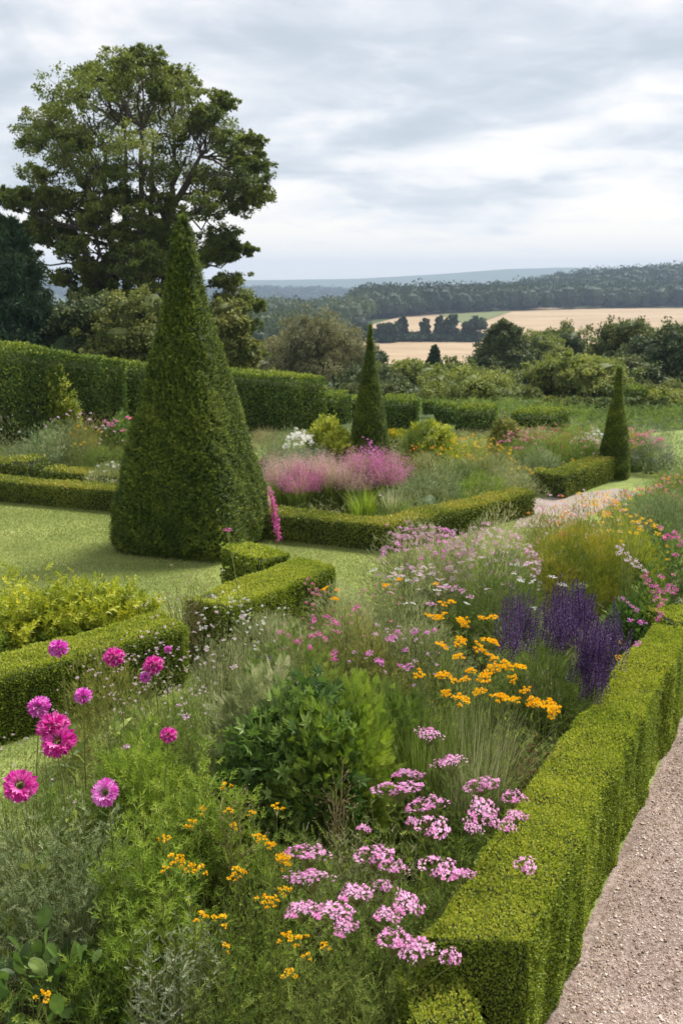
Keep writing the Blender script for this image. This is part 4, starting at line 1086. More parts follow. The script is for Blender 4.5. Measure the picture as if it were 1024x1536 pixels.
# brown seed stalks in front of the dark shrub
for i, (px, py, h, n) in enumerate([(450, 905, 1.25, 4), (360, 1200, .8, 5), (500, 1180, .72, 5), (408, 1010, 1.05, 3)]):
    b = P(px, py, h)
    lab = ['very tall bare brown stalks rising in front of the lobed leaf shrub', 'short brown seed stalks low in front of the lobed leaf shrub', 'tan dried stalks right below the lobed leaf shrub', 'thin dry stalks left of the tall bare stalks'][i]
    t = thing('dry_stalk', lab, 'dried plant', (b[0], b[1], 0)); mb = MB()
    a = R.uniform(0, 6.28, n)
    base = np.stack([b[0] + np.cos(a) * .015, b[1] + np.sin(a) * .015, np.zeros(n)], 1); tip = np.stack([b[0] + np.cos(a) * .05 + R.normal(size=n) * .02, b[1] + np.sin(a) * .05, h * R.uniform(.7, 1.0, n)], 1)
    tt = np.linspace(0, 1, 9)[None, :, None]; C = base[:, None] * (1 - tt) + tip[:, None] * tt + R.normal(size=(n, 9, 3)) * .004
    mb.tubes(C, np.linspace(.005, .0022, 9)[None], 0, 5)
    tw = []
    for c_ in C:
        for k_ in range(3, 9):
            for _ in range(2):
                e = c_[k_] + nz(R.normal(size=3) * [1, 1, .2] + [0, 0, 1.1]) * R.uniform(.06, .16); tw.append(np.stack([c_[k_], (c_[k_] + e) / 2 + R.normal(size=3) * .006, e]))
    tw = np.array(tw); mb.tubes(tw, .0012, 0, 3)
    mb.build('stem', M['drystem'], t)
    sd_ = MB(); e = tw[:, -1]; i_ = np.repeat(np.arange(len(e)), 6)
    sd_.inst(kite(.5), e[i_] + R.normal(size=(len(i_), 3)) * [.008, .008, .018], rdir(len(i_)) + [0, 0, .6], None, .009); sd_.build('foliage', M['tan'], t)  # this foliage object holds the dry seed heads at the twig ends

# ===== front pink flat headed flowers
umb = [(463, 1282, 75, 22), (463, 1320, 70, 16), (452, 1365, 62, 22), (500, 1368, 70, 30), (532, 1340, 58, 30), (562, 1285, 60, 26), (590, 1303, 50, 18), (610, 1355, 52, 34), (580, 1373, 46, 22), (592, 1412, 66, 26),
       (626, 1428, 62, 30), (676, 1437, 31, 26), (575, 1330, 27, 12), (660, 1305, 60, 30), (692, 1312, 44, 16), (516, 1390, 44, 20)]
umb2 = [(643, 1104, 42, 18), (675, 1146, 60, 16), (610, 1162, 56, 9), (598, 1185, 78, 16), (640, 1209, 72, 20), (722, 1179, 58, 14), (770, 1198, 44, 18), (722, 1213, 50, 40), (650, 1243, 52, 30), (708, 1242, 32, 18), (760, 1240, 30, 22), (773, 1224, 38, 18), (617, 1232, 22, 12), (788, 1299, 32, 20), (545, 1243, 26, 12), (735, 1232, 26, 22)]
def umbels(label, lst, base, z):
    t = thing('flowering_plant', label, 'plant', (base[0], base[1], 0), 'pink flat headed flowers in the foreground')
    mb = MB(); ends = []
    hs = []
    for px, py, w, hh_ in lst:
        c = P(px, py, z + (1250 - py) * .0002); dist = np.linalg.norm(c - [0, 0, H]); hs.append((c, w / FP * dist / .125, hh_ / w))
    b = np.array([base[0], base[1], 0.])
    for c, s, asp in hs:
        i = int(R.integers(4))
        part('flower_head', HD['umb'][i], t, c, (R.normal() * .12 + .05, R.normal() * .1, R.normal() * .25), (s, s * np.clip(asp * 2.4, .5, 1.5), max(.75, min(1.2, s))))
        m2 = MB(); tt = np.linspace(0, 1, 9)[:, None]; b0 = b + [(c[0] - b[0]) * .3, (c[1] - b[1]) * .3, 0]; e = c - [0, 0, .035]
        cc = b0 * (1 - tt) + e * tt; cc[:, :2] = b0[:2] + (e - b0)[:2] * tt ** 1.5; m2.tubes(cc[None], np.linspace(.003, .0018, 9)[None], 0, 5); m2.build('stem', M['stem'], t, True)
    return t, b
t, b = umbels('nearest clump of pink flat topped flowers at the bottom centre', umb, P(560, 1420, .35)[:2], .80)
mb = MB(); upright(mb, b, .46, .70, 130, 12, SPRIGN, .07, 0, 1, .7); mb.build('foliage', [M['mid'], M['stem']], t)
t, b = umbels('second clump of pink flat topped flowers against the box hedge', umb2, P(680, 1235, .35)[:2], .84)
mb = MB(); upright(mb, b, .42, .70, 130, 12, SPRIGN, .07, 0, 1, .7); mb.build('foliage', [M['mid'], M['stem']], t)
F('light green sprig clump between the two pink flower clumps', 560, 1225, .72, .22, 'up', 'pale', 70, .05, SPRIGF, per=10, name='leafy_plant')
F('green fine leaved clump under the second pink clump next to the hedge', 690, 1290, .58, .26, 'up', 'mid', 100, .055, SPRIGN, per=11, name='leafy_plant')

# ===== low golden flowers, foreground left
ylow = [(243, 1258), (252, 1259), (270, 1293), (282, 1300), (300, 1306), (306, 1215), (338, 1180), (415, 1213), (378, 1222), (262, 1288), (395, 1262), (385, 1258), (355, 1308), (364, 1310), (304, 1376), (338, 1423), (398, 1354), (410, 1350), (405, 1362), (432, 1410), (428, 1338),
        (425, 1290), (430, 1295), (418, 1288), (488, 1422), (460, 1435), (433, 1463), (288, 1238), (346, 1320), (330, 1380), (343, 1218), (350, 1240), (450, 1412), (248, 1306), (408, 1268), (403, 1270)]
def goldplant(label, lst, z, k, s, fol, grp, r=.3, fh=.66, n=70, mat='mid'):
    pts = np.array([P(x_, y_, z * R.uniform(.97, 1.03)) for x_, y_ in lst]); b = np.array([pts[:, 0].mean(), pts[:, 1].mean() + .05, 0.])
    t = thing('golden_flower', label, 'flower', b, grp)
    mb = MB(); upright(mb, b, r, fh, n, 10, fol[0], fol[1], 0, 1, .6); mb.build('foliage', [M[mat], M['stem']], t)
    place_heads(t, b, k, pts, s, .3, .0016)
    return t
g_ = 'low golden flowers in the foreground'
def near(lst, c): return min(range(len(c)), key=lambda i: (c[i][0] - lst[0]) ** 2 + (c[i][1] - lst[1]) ** 2)
cents = [(265, 1290), (325, 1215), (318, 1395), (390, 1262), (415, 1345), (455, 1430), (355, 1310)]
labs = ['low golden flowers at far left of the yellow drift', 'low golden flowers highest in the drift, below the dark shrub', 'low golden flowers near the silvery sprigs at the bottom', 'low golden flowers left of the topmost pink umbel', 'low golden flowers touching the pink umbels on the left', 'low golden flowers nearest the bottom edge, right of the drift', 'low golden flowers in the middle of the yellow drift']
for ci in range(7):
    sub = [q for q in ylow if near(q, cents) == ci]
    if sub: goldplant(labs[ci], sub, .78, 'goldS', 1.3, (SPRIGN, .05), g_, .15, .66, 30, ['mid', 'fresh', 'mid', 'mid', 'fresh', 'mid', 'mid'][ci])
goldplant('single orange yellow flower at the very bottom left corner', [(66, 1497)], .74, 'goldS', 1.8, (SPRIGN, .05), None, .06, .55, 10)
# ===== golden drift in the middle
mid_g = [(662, 907), (677, 905), (646, 926), (667, 921), (658, 928), (698, 935), (690, 933), (738, 965), (730, 962), (690, 962), (685, 968), (724, 978), (715, 972), (735, 985), (687, 988), (627, 1013), (667, 1013), (660, 1015), (668, 1041), (718, 1040), (697, 1021), (727, 1020), (738, 1006),
         (758, 1000), (769, 1020), (788, 1037), (747, 1050), (772, 1052), (807, 1059), (800, 1055), (828, 1065), (822, 1058), (830, 1072), (692, 1052), (737, 929), (706, 1008), (680, 1022), (750, 1045), (764, 1050), (722, 928), (778, 1003), (660, 970), (742, 990)]
cents = [(660, 915), (700, 950), (735, 975), (665, 1025), (715, 1030), (760, 1025), (815, 1060)]
labs = ['golden flower clump at the top left of the tall yellow drift', 'golden flower clump behind the centre of the tall yellow drift', 'golden flower clump left of the dark purple spikes', 'golden flower clump lowest at the left with broad flat heads', 'golden flower clump in the centre front of the tall yellow drift', 'golden flower clump below the purple spikes', 'golden flower clump leaning right over the rusty plant']
for ci in range(7):
    sub = [q for q in mid_g if near(q, cents) == ci]
    goldplant(labs[ci], sub, .93, 'gold', 1.15, (SPRIGN, .06), 'tall golden flowers in the middle of the border', .24, .86, 55, 'mid')
place_pts = [(412, 909), (486, 884), (482, 907), (578, 879), (524, 906), (502, 931), (581, 878), (24, 0)]
# ===== grass, rusty plant, purple salvia
F('fine leaved grass clump between the second pink clump and the golden flowers', 715, 1105, .75, .36, 'grass', 'pale', 1500, .6, w=.004, name='grass_clump')
F('green grassy clump left of the rusty plant', 640, 1085, .8, .28, 'grass', 'mid', 1100, .6, w=.0045, name='grass_clump')
F('rusty red leaved plant against the box hedge', 808, 1105, .68, .17, 'up', 'rust', 55, .045, SPRIGF, per=9, name='rusty_plant')
F('bright green fine leaved shrub under the purple spikes', 812, 960, .80, .36, 'mound', 'mid', 3600, .06, SPRIGF, name='leafy_shrub', cat='shrub', shell=.6, up=.8)
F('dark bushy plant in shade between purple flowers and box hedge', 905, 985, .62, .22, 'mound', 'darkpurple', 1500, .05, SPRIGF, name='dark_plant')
def salvia(label, pts, z, base_px, n=60, L=.2, sp=.10):
    ends = []
    for (px, py) in pts:
        ends.append(P(px, py, z))
    ends = np.array(ends); c = ends.mean(0)
    b = np.array([c[0], c[1] + .05, 0.]); t = thing('purple_flower', label, 'flower', b, 'dark purple spiked flowers')
    P_ = []
    for e in ends:
        for _ in range(n // len(ends)):
            P_.append(e + R.normal(size=3) * [sp, sp, .05] - [0, 0, L * .8])
    P_ = np.array(P_)
    mb = MB(); upright(mb, b, .2, z - .25, 26, 9, SPRIGF, .06, 0, 1, .3); mb.build('foliage', [M['mid'], M['stem']], t)
    for p in P_:
        dr = (p - b) * [1, 1, 0]
        part('flower_spike', HD['spike'][int(R.integers(3))], t, p, (R.normal() * .16 - dr[1] * .5, R.normal() * .16 + dr[0] * .9, R.uniform(0, 6)), (L * 1.5, L * 1.5, L * R.uniform(.8, 1.2)))
    return t
salvia('dark purple spikes at the left of the purple mass', [(775, 905), (790, 925), (772, 945)], .98, None, 60, .17, .05)
salvia('thin purple spikes in the middle of the purple mass', [(822, 905), (818, 935), (835, 925)], .96, None, 40, .16, .05)
salvia('tall dark purple spikes at the top of the purple mass', [(858, 885), (865, 905), (850, 925)], 1.0, None, 60, .19, .05)
salvia('dense purple spikes at the right of the purple mass', [(880, 910), (895, 935), (905, 955), (885, 960)], .94, None, 90, .18, .06)
salvia('lowest purple spikes hanging towards the box hedge', [(900, 985), (885, 1000)], .80, None, 44, .17, .05)

# ===== airy pinks in the centre
mg = [(420, 948), (432, 952), (447, 962), (470, 932), (478, 950), (466, 955), (500, 930), (505, 935), (535, 910), (530, 915), (470, 925), (487, 957), (500, 980), (500, 990), (552, 980), (570, 993), (600, 998), (608, 975), (588, 955), (585, 960), (552, 981), (622, 947), (640, 948), (652, 946), (595, 948), (610, 1000), (465, 972), (490, 925), (508, 948), (565, 992)]
F('airy magenta flower clump right of the tall bare stalks', 480, 935, .93, .34, 'up', 'olive', 95, .055, SPRIGN, per=9, heads=[dict(t='f_magenta', px=[q for q in mg if q[0] < 545], s=.034, z=.96), dict(t='f_rose', n=26, s=.02)])
F('airy orchid flower clump in the very centre of the border', 600, 960, .9, .36, 'up', 'olive', 110, .055, SPRIGN, per=9, heads=[dict(t='f_orchid', px=[q for q in mg if q[0] >= 545], s=.036, z=.94), dict(t='f_mauve', n=24, s=.02)])
F('pale green twiggy clump between magenta and golden flowers', 555, 905, .85, .34, 'up', 'pale', 110, .05, SPRIGF, per=9, heads=[dict(t='f_orange', px=[(486, 884), (578, 879), (505, 885)], s=.03, z=.9), dict(t='gold', px=[(488, 884), (502, 900), (579, 879), (653, 877), (599, 870)], s=1.0, z=.9), dict(t='f_rose', n=14, s=.02)], name='twiggy_plant')
F('soft green mound behind the tall bare stalks', 440, 985, .85, .34, 'mound', 'mid', 3500, .055, FROND, name='feathery_plant', lump=.3)
F('fresh feathery mound right of centre below the orchid flowers', 600, 1045, .88, .28, 'mound', 'mid', 3200, .06, FROND, name='feathery_plant', lump=.3)
F('whitish gaura like sprays left of the lilac flower', 335, 920, .96, .22, 'up', 'pale', 40, .05, SPRIGN, per=7, heads=[dict(t='f_white', n=36, s=.018, zj=.12), dict(t='f_palepink', px=[(322, 896), (325, 918), (360, 908), (363, 925), (335, 960), (352, 958), (350, 1000), (310, 975)], s=.026, z=1.0)])
F('pale pink small flowered sprays in front of the left box hedge', 262, 990, .88, .28, 'up', 'pale', 60, .05, SPRIGN, per=8, heads=[dict(t='f_palepink', n=60, s=.016, zj=.15)])
F('pale pink sprays low beside the left box hedge', 190, 1010, .8, .26, 'up', 'pale', 46, .05, SPRIGN, per=8, heads=[dict(t='f_palepink', n=40, s=.015, zj=.15)])
F('small white flowered sprays at right of the tall stalks base', 385, 960, .85, .26, 'up', 'mid', 50, .055, SPRIGN, per=8, heads=[dict(t='f_white', n=30, s=.014, zj=.12), dict(t='f_purple', px=[(404, 989), (402, 985)], s=.03, z=.9)])
F('green stems and tiny buds under the small lilac bud', 300, 1060, .88, .3, 'up', 'mid', 70, .06, SPRIGN, per=9, name='airy_plant', heads=[dict(t='f_mauve', px=[(268, 1058), (190, 1120), (280, 1075)], s=.026, z=.9)])
F('rust tipped seedy plant filling the gap in the left box hedge', 275, 868, .80, .26, 'up', 'tan', 80, .05, SPRIGF, per=8, name='seedy_plant', heads=[dict(t='f_tan', n=30, s=.02, zj=.1)])
F('pale seedy plant at the foot of the left box hedge end', 235, 910, .60, .26, 'up', 'pale', 70, .05, SPRIGF, per=9, name='seedy_plant', heads=[dict(t='f_palepink', n=24, s=.014)])
F('deep rose flower spray at the end of the hedge block', 468, 875, .66, .12, 'up', 'mid', 26, .05, SPRIGN, per=7, heads=[dict(t='f_rose', px=[(462, 868), (470, 876), (464, 884), (475, 884), (458, 876), (478, 892), (468, 890)], s=.03, z=.68)])
F('small fine green plant against the hedge block face', 405, 905, .5, .26, 'up', 'pale', 60, .05, SPRIGN, per=8, name='airy_plant', heads=[dict(t='f_white', px=[(427, 912), (395, 935), (372, 900)], s=.026, z=.55)])

# tall lone magenta stalk
c = P(341, 795, 1.5); b = np.array([P(362, 958, 0.75)[0], P(362, 958, .75)[1], 0.]); b[1] = c[1] - .1
t = thing('tall_flower', 'single tall wiry stalk with a small magenta flower on top before the big topiary', 'flower', b); mb = MB()
tt = np.linspace(0, 1, 10)[:, None]; cc = b * (1 - tt) + c * tt; cc[:, 0] += .06 * np.sin(tt[:, 0] * PI); tw = []
for k_ in range(4, 10):
    for s_ in (-1, 1): e = cc[k_] + [s_ * R.uniform(.03, .09), 0, R.uniform(.06, .14)]; tw.append(np.stack([cc[k_], (cc[k_] + e) / 2 + [s_ * .01, 0, -.01], e]))
mb.tubes(cc[None], np.linspace(.0045, .0025, 10)[None], 0, 5); mb.tubes(np.array(tw), .0014, 0, 3); mb.build('stem', M['stem'], t)
part('flower_head', HD['f_magenta'][0], t, c, (0, 0, 0), (.035, .035, .02)); lf = MB(); tw = np.array(tw)[:, -1]; lf.inst(LEAF, np.repeat(tw, 4, 0), rdir(len(tw) * 4) + [0, 0, 1], None, .025); lf.build('foliage', M['mid'], t)

# wispy tall stems through the centre
for i, (px, py, h) in enumerate([(320, 830, 1.25), (395, 860, 1.2), (430, 850, 1.2), (350, 880, 1.15), (520, 880, 1.05), (300, 900, 1.1), (455, 900, 1.1), (160, 1000, 1.05), (60, 1010, 1.05), (375, 800, 1.35)]):
    b = P(px, py, h); lab = ['wispy green stem left of the lone magenta stalk', 'wispy stem over the hedge block', 'wispy stem near the square hedge end', 'wispy stem behind the whitish sprays', 'wispy stem between magenta clump and lawn', 'wispy stem over the seedy plant', 'wispy stem above the magenta clump', 'wispy stem among the upper pompons', 'wispy stem at the left edge near the round orchid pompon', 'tallest wispy stem, right of the lone magenta stalk'][i]
    t = thing('wispy_stem', lab, 'plant', (b[0], b[1], 0), 'wispy stems above the border'); mb = MB(); n = 4
    upright(mb, np.array([b[0], b[1], 0.]), .09, h, n, 7, SPRIGN, .035, 0, 1, .4, .35, .0024, .03); mb.build('stem', [M['pale'], M['stem']], t)

# ===== phlox mass and right side of the border
F('large soft pink flowering mass behind the golden drift, left part', 640, 812, .84, .46, 'mound', 'pale', 7500, .05, SPRIGF, heads=[dict(t='f_mauve', n=99, s=.036, lo=.5), dict(t='f_pink', n=80, s=.034, lo=.55), dict(t='f_orchid', n=14, s=.03, lo=.8)], lump=.25, shell=.5)
F('large soft pink flowering mass behind the golden drift, right part', 740, 815, .86, .5, 'mound', 'pale', 8000, .05, SPRIGF, heads=[dict(t='f_pink', n=99, s=.034, lo=.5), dict(t='f_palepink', n=90, s=.034, lo=.5)], lump=.25, shell=.5)
F('orchid pink flower tufts at the left top of the soft pink mass', 612, 800, .84, .14, 'up', 'mid', 30, .05, SPRIGN, per=8, heads=[dict(t='spikem', px=[(596, 812), (600, 822), (618, 808), (628, 812), (660, 812)], s=.09, z=.8, name='flower_spike')])
F('pale pink and white flower clump above the golden flowers', 625, 868, .84, .34, 'up', 'mid', 100, .05, SPRIGN, per=9, heads=[dict(t='u_white', px=[(595, 853), (610, 870), (560, 855), (620, 905), (608, 905), (655, 885), (700, 905), (668, 877)], s=.04, z=.88), dict(t='u_palepink', n=30, s=.03), dict(t='u_pink', px=[(680, 882), (692, 886), (705, 895), (670, 880), (645, 905), (660, 880)], s=.045, z=.88)])
F('green mound with white umbels behind the purple spikes', 745, 850, .80, .42, 'mound', 'mid', 6500, .05, SPRIGF, heads=[dict(t='u_white', px=[(800, 843), (798, 872), (775, 846), (780, 870), (843, 877), (770, 860), (801, 912), (828, 865)], s=.042, z=.86), dict(t='u_palepink', n=22, s=.03)], shell=.5)
F('big olive yellow mound with rust tips above the purple flowers', 880, 802, .92, .45, 'mound', 'rustolive', 11000, .045, SPRIGF, name='olive_shrub', cat='shrub', shell=.7, lump=.16, up=.6)
F('second olive yellow mound behind the pale pink blossoms at right', 958, 795, .94, .34, 'mound', 'yellow', 5000, .045, SPRIGF, name='olive_shrub', cat='shrub', shell=.65, lump=.2, up=.6, heads=[dict(t='f_gold', n=14, s=.03)])
F('string of pale pink blossoms down the right of the olive mound', 945, 815, .96, .14, 'up', 'mid', 30, .05, SPRIGN, per=8, heads=[dict(t='f_palepink', px=[(926, 820), (932, 824), (938, 830), (945, 836), (952, 842), (958, 850), (928, 830), (940, 840), (950, 850), (965, 856), (935, 818), (948, 846)], s=.035, z=.96)])
F('magenta and rose blossom cascade at the right edge of the border', 980, 868, .86, .24, 'mound', 'mid', 1900, .05, LEAF, heads=[dict(t='f_magenta', px=[(972, 870), (982, 880), (990, 888), (1000, 885), (1008, 890), (985, 895), (995, 900), (988, 910), (990, 920), (984, 930), (975, 878), (1012, 884), (1004, 878), (992, 865)], s=.036, z=.86), dict(t='f_rose', px=[(965, 864), (968, 875), (978, 888), (980, 900), (984, 915), (988, 925), (970, 860), (1008, 862), (992, 905)], s=.032, z=.85)])
F('orchid flowers low in front of the olive mound', 945, 905, .72, .22, 'mound', 'dark', 1800, .05, LEAF, heads=[dict(t='f_orchid', px=[(933, 897), (940, 904), (948, 910), (955, 915), (962, 933), (957, 965), (935, 900), (952, 968), (945, 930)], s=.034, z=.74), dict(t='f_gold', px=[(929, 963), (925, 985)], s=.03, z=.7)])
F('pale pink flowers and seed heads at the far top of the border, left', 840, 772, .84, .46, 'mound', 'olive', 4400, .05, SPRIGN, heads=[dict(t='f_palepink', n=55, s=.034, lo=.5), dict(t='f_rose', n=26, s=.03), dict(t='f_orange', n=10, s=.03)], shell=.5, lump=.25)
F('golden and orange flowers at the far top of the border', 905, 760, .88, .46, 'mound', 'olive', 4400, .05, SPRIGN, heads=[dict(t='f_gold', n=46, s=.04, lo=.5), dict(t='f_orange', n=30, s=.035, lo=.5), dict(t='f_palepink', n=26, s=.034)], shell=.5, lump=.25)
F('golden blooms above the second olive mound', 965, 785, .95, .24, 'up', 'mid', 60, .05, SPRIGN, per=9, heads=[dict(t='f_gold', px=[(945, 775), (950, 783), (958, 790), (968, 785), (975, 782), (980, 790), (962, 778), (985, 800), (940, 765), (955, 800)], s=.042, z=.97)])
F('magenta blossoms at the right edge in front of the grey green shrub', 1005, 795, .86, .3, 'mound', 'dark', 2600, .045, LEAF, heads=[dict(t='f_magenta', px=[(990, 792), (1000, 803), (1008, 806), (1016, 806), (1018, 818), (998, 808), (1012, 800), (1012, 832), (1022, 812)], s=.045, z=.88)])
F('grey green rounded shrub at the right edge of the garden', 1010, 742, .78, .5, 'mound', 'blue', 5200, .06, SPRIGF, name='grey_shrub', cat='shrub', shell=.6)
F('coral and orange flowering bed plant at the right edge, nearer', 985, 742, .60, .5, 'mound', 'mid', 4600, .06, SPRIGF, heads=[dict(t='f_orange', n=50, s=.03, lo=.5), dict(t='f_rose', n=50, s=.03, lo=.5)], shell=.5)
F('coral and orange flowering bed plant at the right edge, farther', 1045, 722, .58, .55, 'mound', 'mid', 4600, .06, SPRIGF, heads=[dict(t='f_orange', n=50, s=.03, lo=.5), dict(t='f_rose', n=50, s=.03, lo=.5)], shell=.5)

# ===== left leafy yellow green shrub
for i, (px, py, h, r) in enumerate([(15, 862, .85, .5), (75, 868, .8, .42), (135, 872, .72, .40), (190, 895, .55, .3), (40, 905, .6, .5)]):
    F(['yellow green leafy shrub at the left edge behind the box hedge', 'yellow green leafy shrub, second from the left edge', 'yellow green leafy shrub, third from the left edge', 'smallest yellow green leafy shrub at the right end of the group', 'fresh green leafy shrub in front, right behind the box hedge'][i], px, py, h, r, 'up', 'yellow' if i != 4 else 'fresh', 60, .13, sprig(9, .5, .42, 1.0, 30 + i), per=9, name='leafy_shrub', cat='shrub', group='yellow green leafy shrubs at the left', ms='stem')

# ===== mid garden, pink grass bed
for i, (px, py, h, r, pl) in enumerate([(425, 690, .70, .42, 'plume'), (465, 688, .70, .42, 'plume'), (505, 690, .72, .42, 'plume'), (550, 680, .80, .36, 'plumemag'), (580, 690, .72, .34, 'plumemag'), (450, 705, .62, .36, 'plumemag'), (530, 700, .66, .36, 'plume')]):
    F(['misty pink grass clump at the left end of its bed', 'misty pink grass clump, second from the left', 'misty pink grass clump left of the magenta tall one', 'tallest grass clump with magenta tips before the middle topiary', 'magenta grass clump at the right end of the row', 'darker rose grass clump in front at the left', 'pale pink grass clump in front at the centre'][i], px, py, h, r, 'grass', 'mid', 420, w=.008, plume=pl, name='pink_grass', cat='ornamental grass', group='pink feathery grasses')
F('orchid flower spray on top of the tall grass clump', 552, 676, .86, .16, 'up', 'mid', 24, .05, SPRIGN, per=6, heads=[dict(t='f_orchid', n=40, s=.03, zj=.08)])
F('green upright reeds in front of the pink grasses', 545, 735, .5, .3, 'grass', 'fresh', 260, w=.014, name='reed_clump')
F('pale reed stems right of the green reeds', 590, 735, .52, .24, 'grass', 'pale', 200, w=.012, name='reed_clump', heads=[dict(t='f_white', n=5, s=.03, lo=.2)])
midp = [
 ('soft grey green mound right of the pink grasses', 640, 712, .60, .55, 'blue', 3000), ('dark green low mound in the middle of the bed', 690, 700, .48, .4, 'dark', 2200),
 ('pale frothy mound at the back right of the bed', 735, 688, .56, .6, 'pale', 3200), ('fresh green mound near the corner of the low hedge', 725, 718, .46, .42, 'fresh', 2200),
 ('pale green mound at the right end of the grass bed', 775, 712, .46, .36, 'pale', 2200), ('mid green mound at the centre back of the bed', 650, 690, .62, .5, 'pale', 2800),
 ('green mound close behind the hedge corner', 600, 760, .36, .3, 'mid', 1600), ('olive mound in front of the middle topiary, right side', 620, 682, .6, .4, 'olive', 2400),
 ('grey green frothy plant left of the white flowered mound', 410, 655, .72, .5, 'blue', 2600), ('pale frothy plant below the white flowered mound', 450, 668, .6, .5, 'silver', 2600),
 ('brownish grassy plant beside the large topiary, right', 395, 642, .8, .4, 'tan', 2000)]
for (lab, px, py, h, r, mt, n) in midp:
    F(lab, px, py, h, r, 'mound', mt, n, .055, SPRIGF, name='border_plant', group='mounded plants of the middle beds', shell=.55, lump=.28)
F('white flowered mound among the plants right of the large topiary', 447, 657, .80, .24, 'mound', 'silver', 900, .06, SPRIGF, heads=[dict(t='f_white', n=80, s=.045, lo=.7)])
F('bright yellow green shrub between tall hedge and middle topiary', 497, 634, .85, .42, 'mound', 'yellow', 2600, .08, CLUMP, name='yellow_shrub', cat='shrub', lump=.22, shell=.7, up=.05)
F('dark and yellow spreading shrub right of the middle topiary', 650, 632, .82, .42, 'mound', 'yellow', 2600, .08, CLUMP, name='yellow_shrub', cat='shrub', lump=.22, shell=.7, up=.05)
F('dark green low conifer in front of the spreading yellow shrub', 628, 638, .75, .34, 'mound', 'dark', 2000, .07, SPRIGF, name='dark_shrub', cat='shrub', lump=.3)
F('olive yellow shrub in the gap between two clipped hedge blocks', 758, 626, .75, .24, 'mound', 'olive', 1500, .07, CLUMP, name='yellow_shrub', cat='shrub', lump=.2, shell=.7, up=.05)
F('yellow and orange flower drift beyond the grass bed, left', 700, 662, .7, .45, 'mound', 'yellow', 2200, .06, SPRIGF, heads=[dict(t='f_gold', n=36, s=.036, lo=.5), dict(t='f_orange', px=[(693, 660), (698, 658)], s=.04, z=.8)])
F('yellow and orange flower drift beyond the grass bed, right', 735, 668, .66, .42, 'mound', 'olive', 2200, .06, SPRIGF, heads=[dict(t='f_gold', n=30, s=.036, lo=.5)])
F('small orange flower patch near the corner of the far low hedge', 783, 705, .4, .2, 'mound', 'mid', 900, .05, SPRIGF, heads=[dict(t='f_gold', n=16, s=.04)])
F('low golden flowers right of the middle topiary base', 632, 676, .62, .3, 'mound', 'olive', 1500, .06, SPRIGF, heads=[dict(t='f_orange', n=12, s=.04)])
farr = [('russet flowered shrub at the left of the far right bed', 785, 652, .68, .42, 'mid', 'f_rose', 44), ('russet flowered shrub beside the first, to its right', 825, 648, .72, .45, 'mid', 'f_rust', 44), ('pale grey green mound in the far right bed front', 812, 682, .50, .36, 'blue', None, 0),
        ('green mound left of the small right topiary', 880, 660, .6, .34, 'mid', 'f_palepink', 24), ('tall green mound behind the russet shrubs', 862, 645, .78, .4, 'fresh', 'f_rust', 20), ('low green plant in front by the far low hedge', 862, 690, .36, .22, 'mid', 'f_gold', 5), ('white dotted mound left behind the small right topiary', 895, 650, .66, .28, 'pale', 'f_white', 20)]
for (lab, px, py, h, r, mt, hd, n) in farr:
    F(lab, px, py, h, r, 'mound', mt, 2400, .06, SPRIGF, name='border_plant', group='plants of the far right bed', heads=[dict(t=hd, n=n, s=.045, lo=.5)] if hd else None, lump=.25)
F('rose red flowers right behind the small right topiary', 958, 655, .6, .5, 'mound', 'mid', 1600, .06, SPRIGF, heads=[dict(t='f_rose', n=60, s=.06, lo=.6)])
F('blue grey rounded bush at the end of the short right hedge', 985, 655, .62, .36, 'mound', 'silver', 2200, .06, SPRIGF, name='grey_shrub', cat='shrub')
F('dusky pink bush before the rounded shrub at right edge', 1005, 652, .6, .4, 'mound', 'blue', 1600, .06, SPRIGF, name='grey_shrub', cat='shrub')
# ===== left border in front of the tall hedge
lb = [('pale frothy plant mass at the left edge of the far border', 10, 622, .85, .7, 'pale', 3000, 'f_white', 22), ('blue green feathery mass in the far left border', 75, 640, .78, .65, 'blue', 3600, None, 0), ('dark blue green mass low in the far left border', 35, 665, .55, .6, 'blue', 2600, None, 0),
      ('seedy pale grasses in the far left border', 110, 628, .82, .6, 'tan', 2600, 'f_palepink', 26), ('yellow flowered clump in the far left border', 128, 645, .72, .4, 'olive', 2200, 'f_gold', 16), ('olive plant mass near the large topiary, left', 170, 645, .76, .55, 'olive', 3000, 'f_palepink', 20),
      ('dark green mound before the large topiary, left border', 150, 672, .55, .4, 'mid', 2200, None, 0), ('pale mound left of the large topiary by the low hedge', 165, 700, .42, .36, 'pale', 1800, 'f_white', 14), ('dark mound behind the magenta blooms', 205, 650, .72, .4, 'mid', 2200, 'f_orange', 2)]
for (lab, px, py, h, r, mt, n, hd, hn) in lb:
    F(lab, px, py, h, r, 'mound', mt, n, .06, SPRIGF if 'feathery' not in lab else FROND, name='border_plant', group='plants of the far left border', heads=[dict(t=hd, n=hn, s=.04, lo=.5)] if hd else None, lump=.3, shell=.5)
F('magenta blooms beside the tall hedge left of the large topiary', 175, 630, .9, .3, 'mound', 'dark', 1400, .07, LEAF, heads=[dict(t='f_magenta', px=[(157, 632), (163, 635), (167, 637), (175, 631), (190, 626), (194, 627)], s=.065, z=.95), dict(t='f_orange', px=[(197, 627)], s=.05, z=.95), dict(t='f_rose', px=[(184, 646), (187, 645)], s=.055, z=.88)])
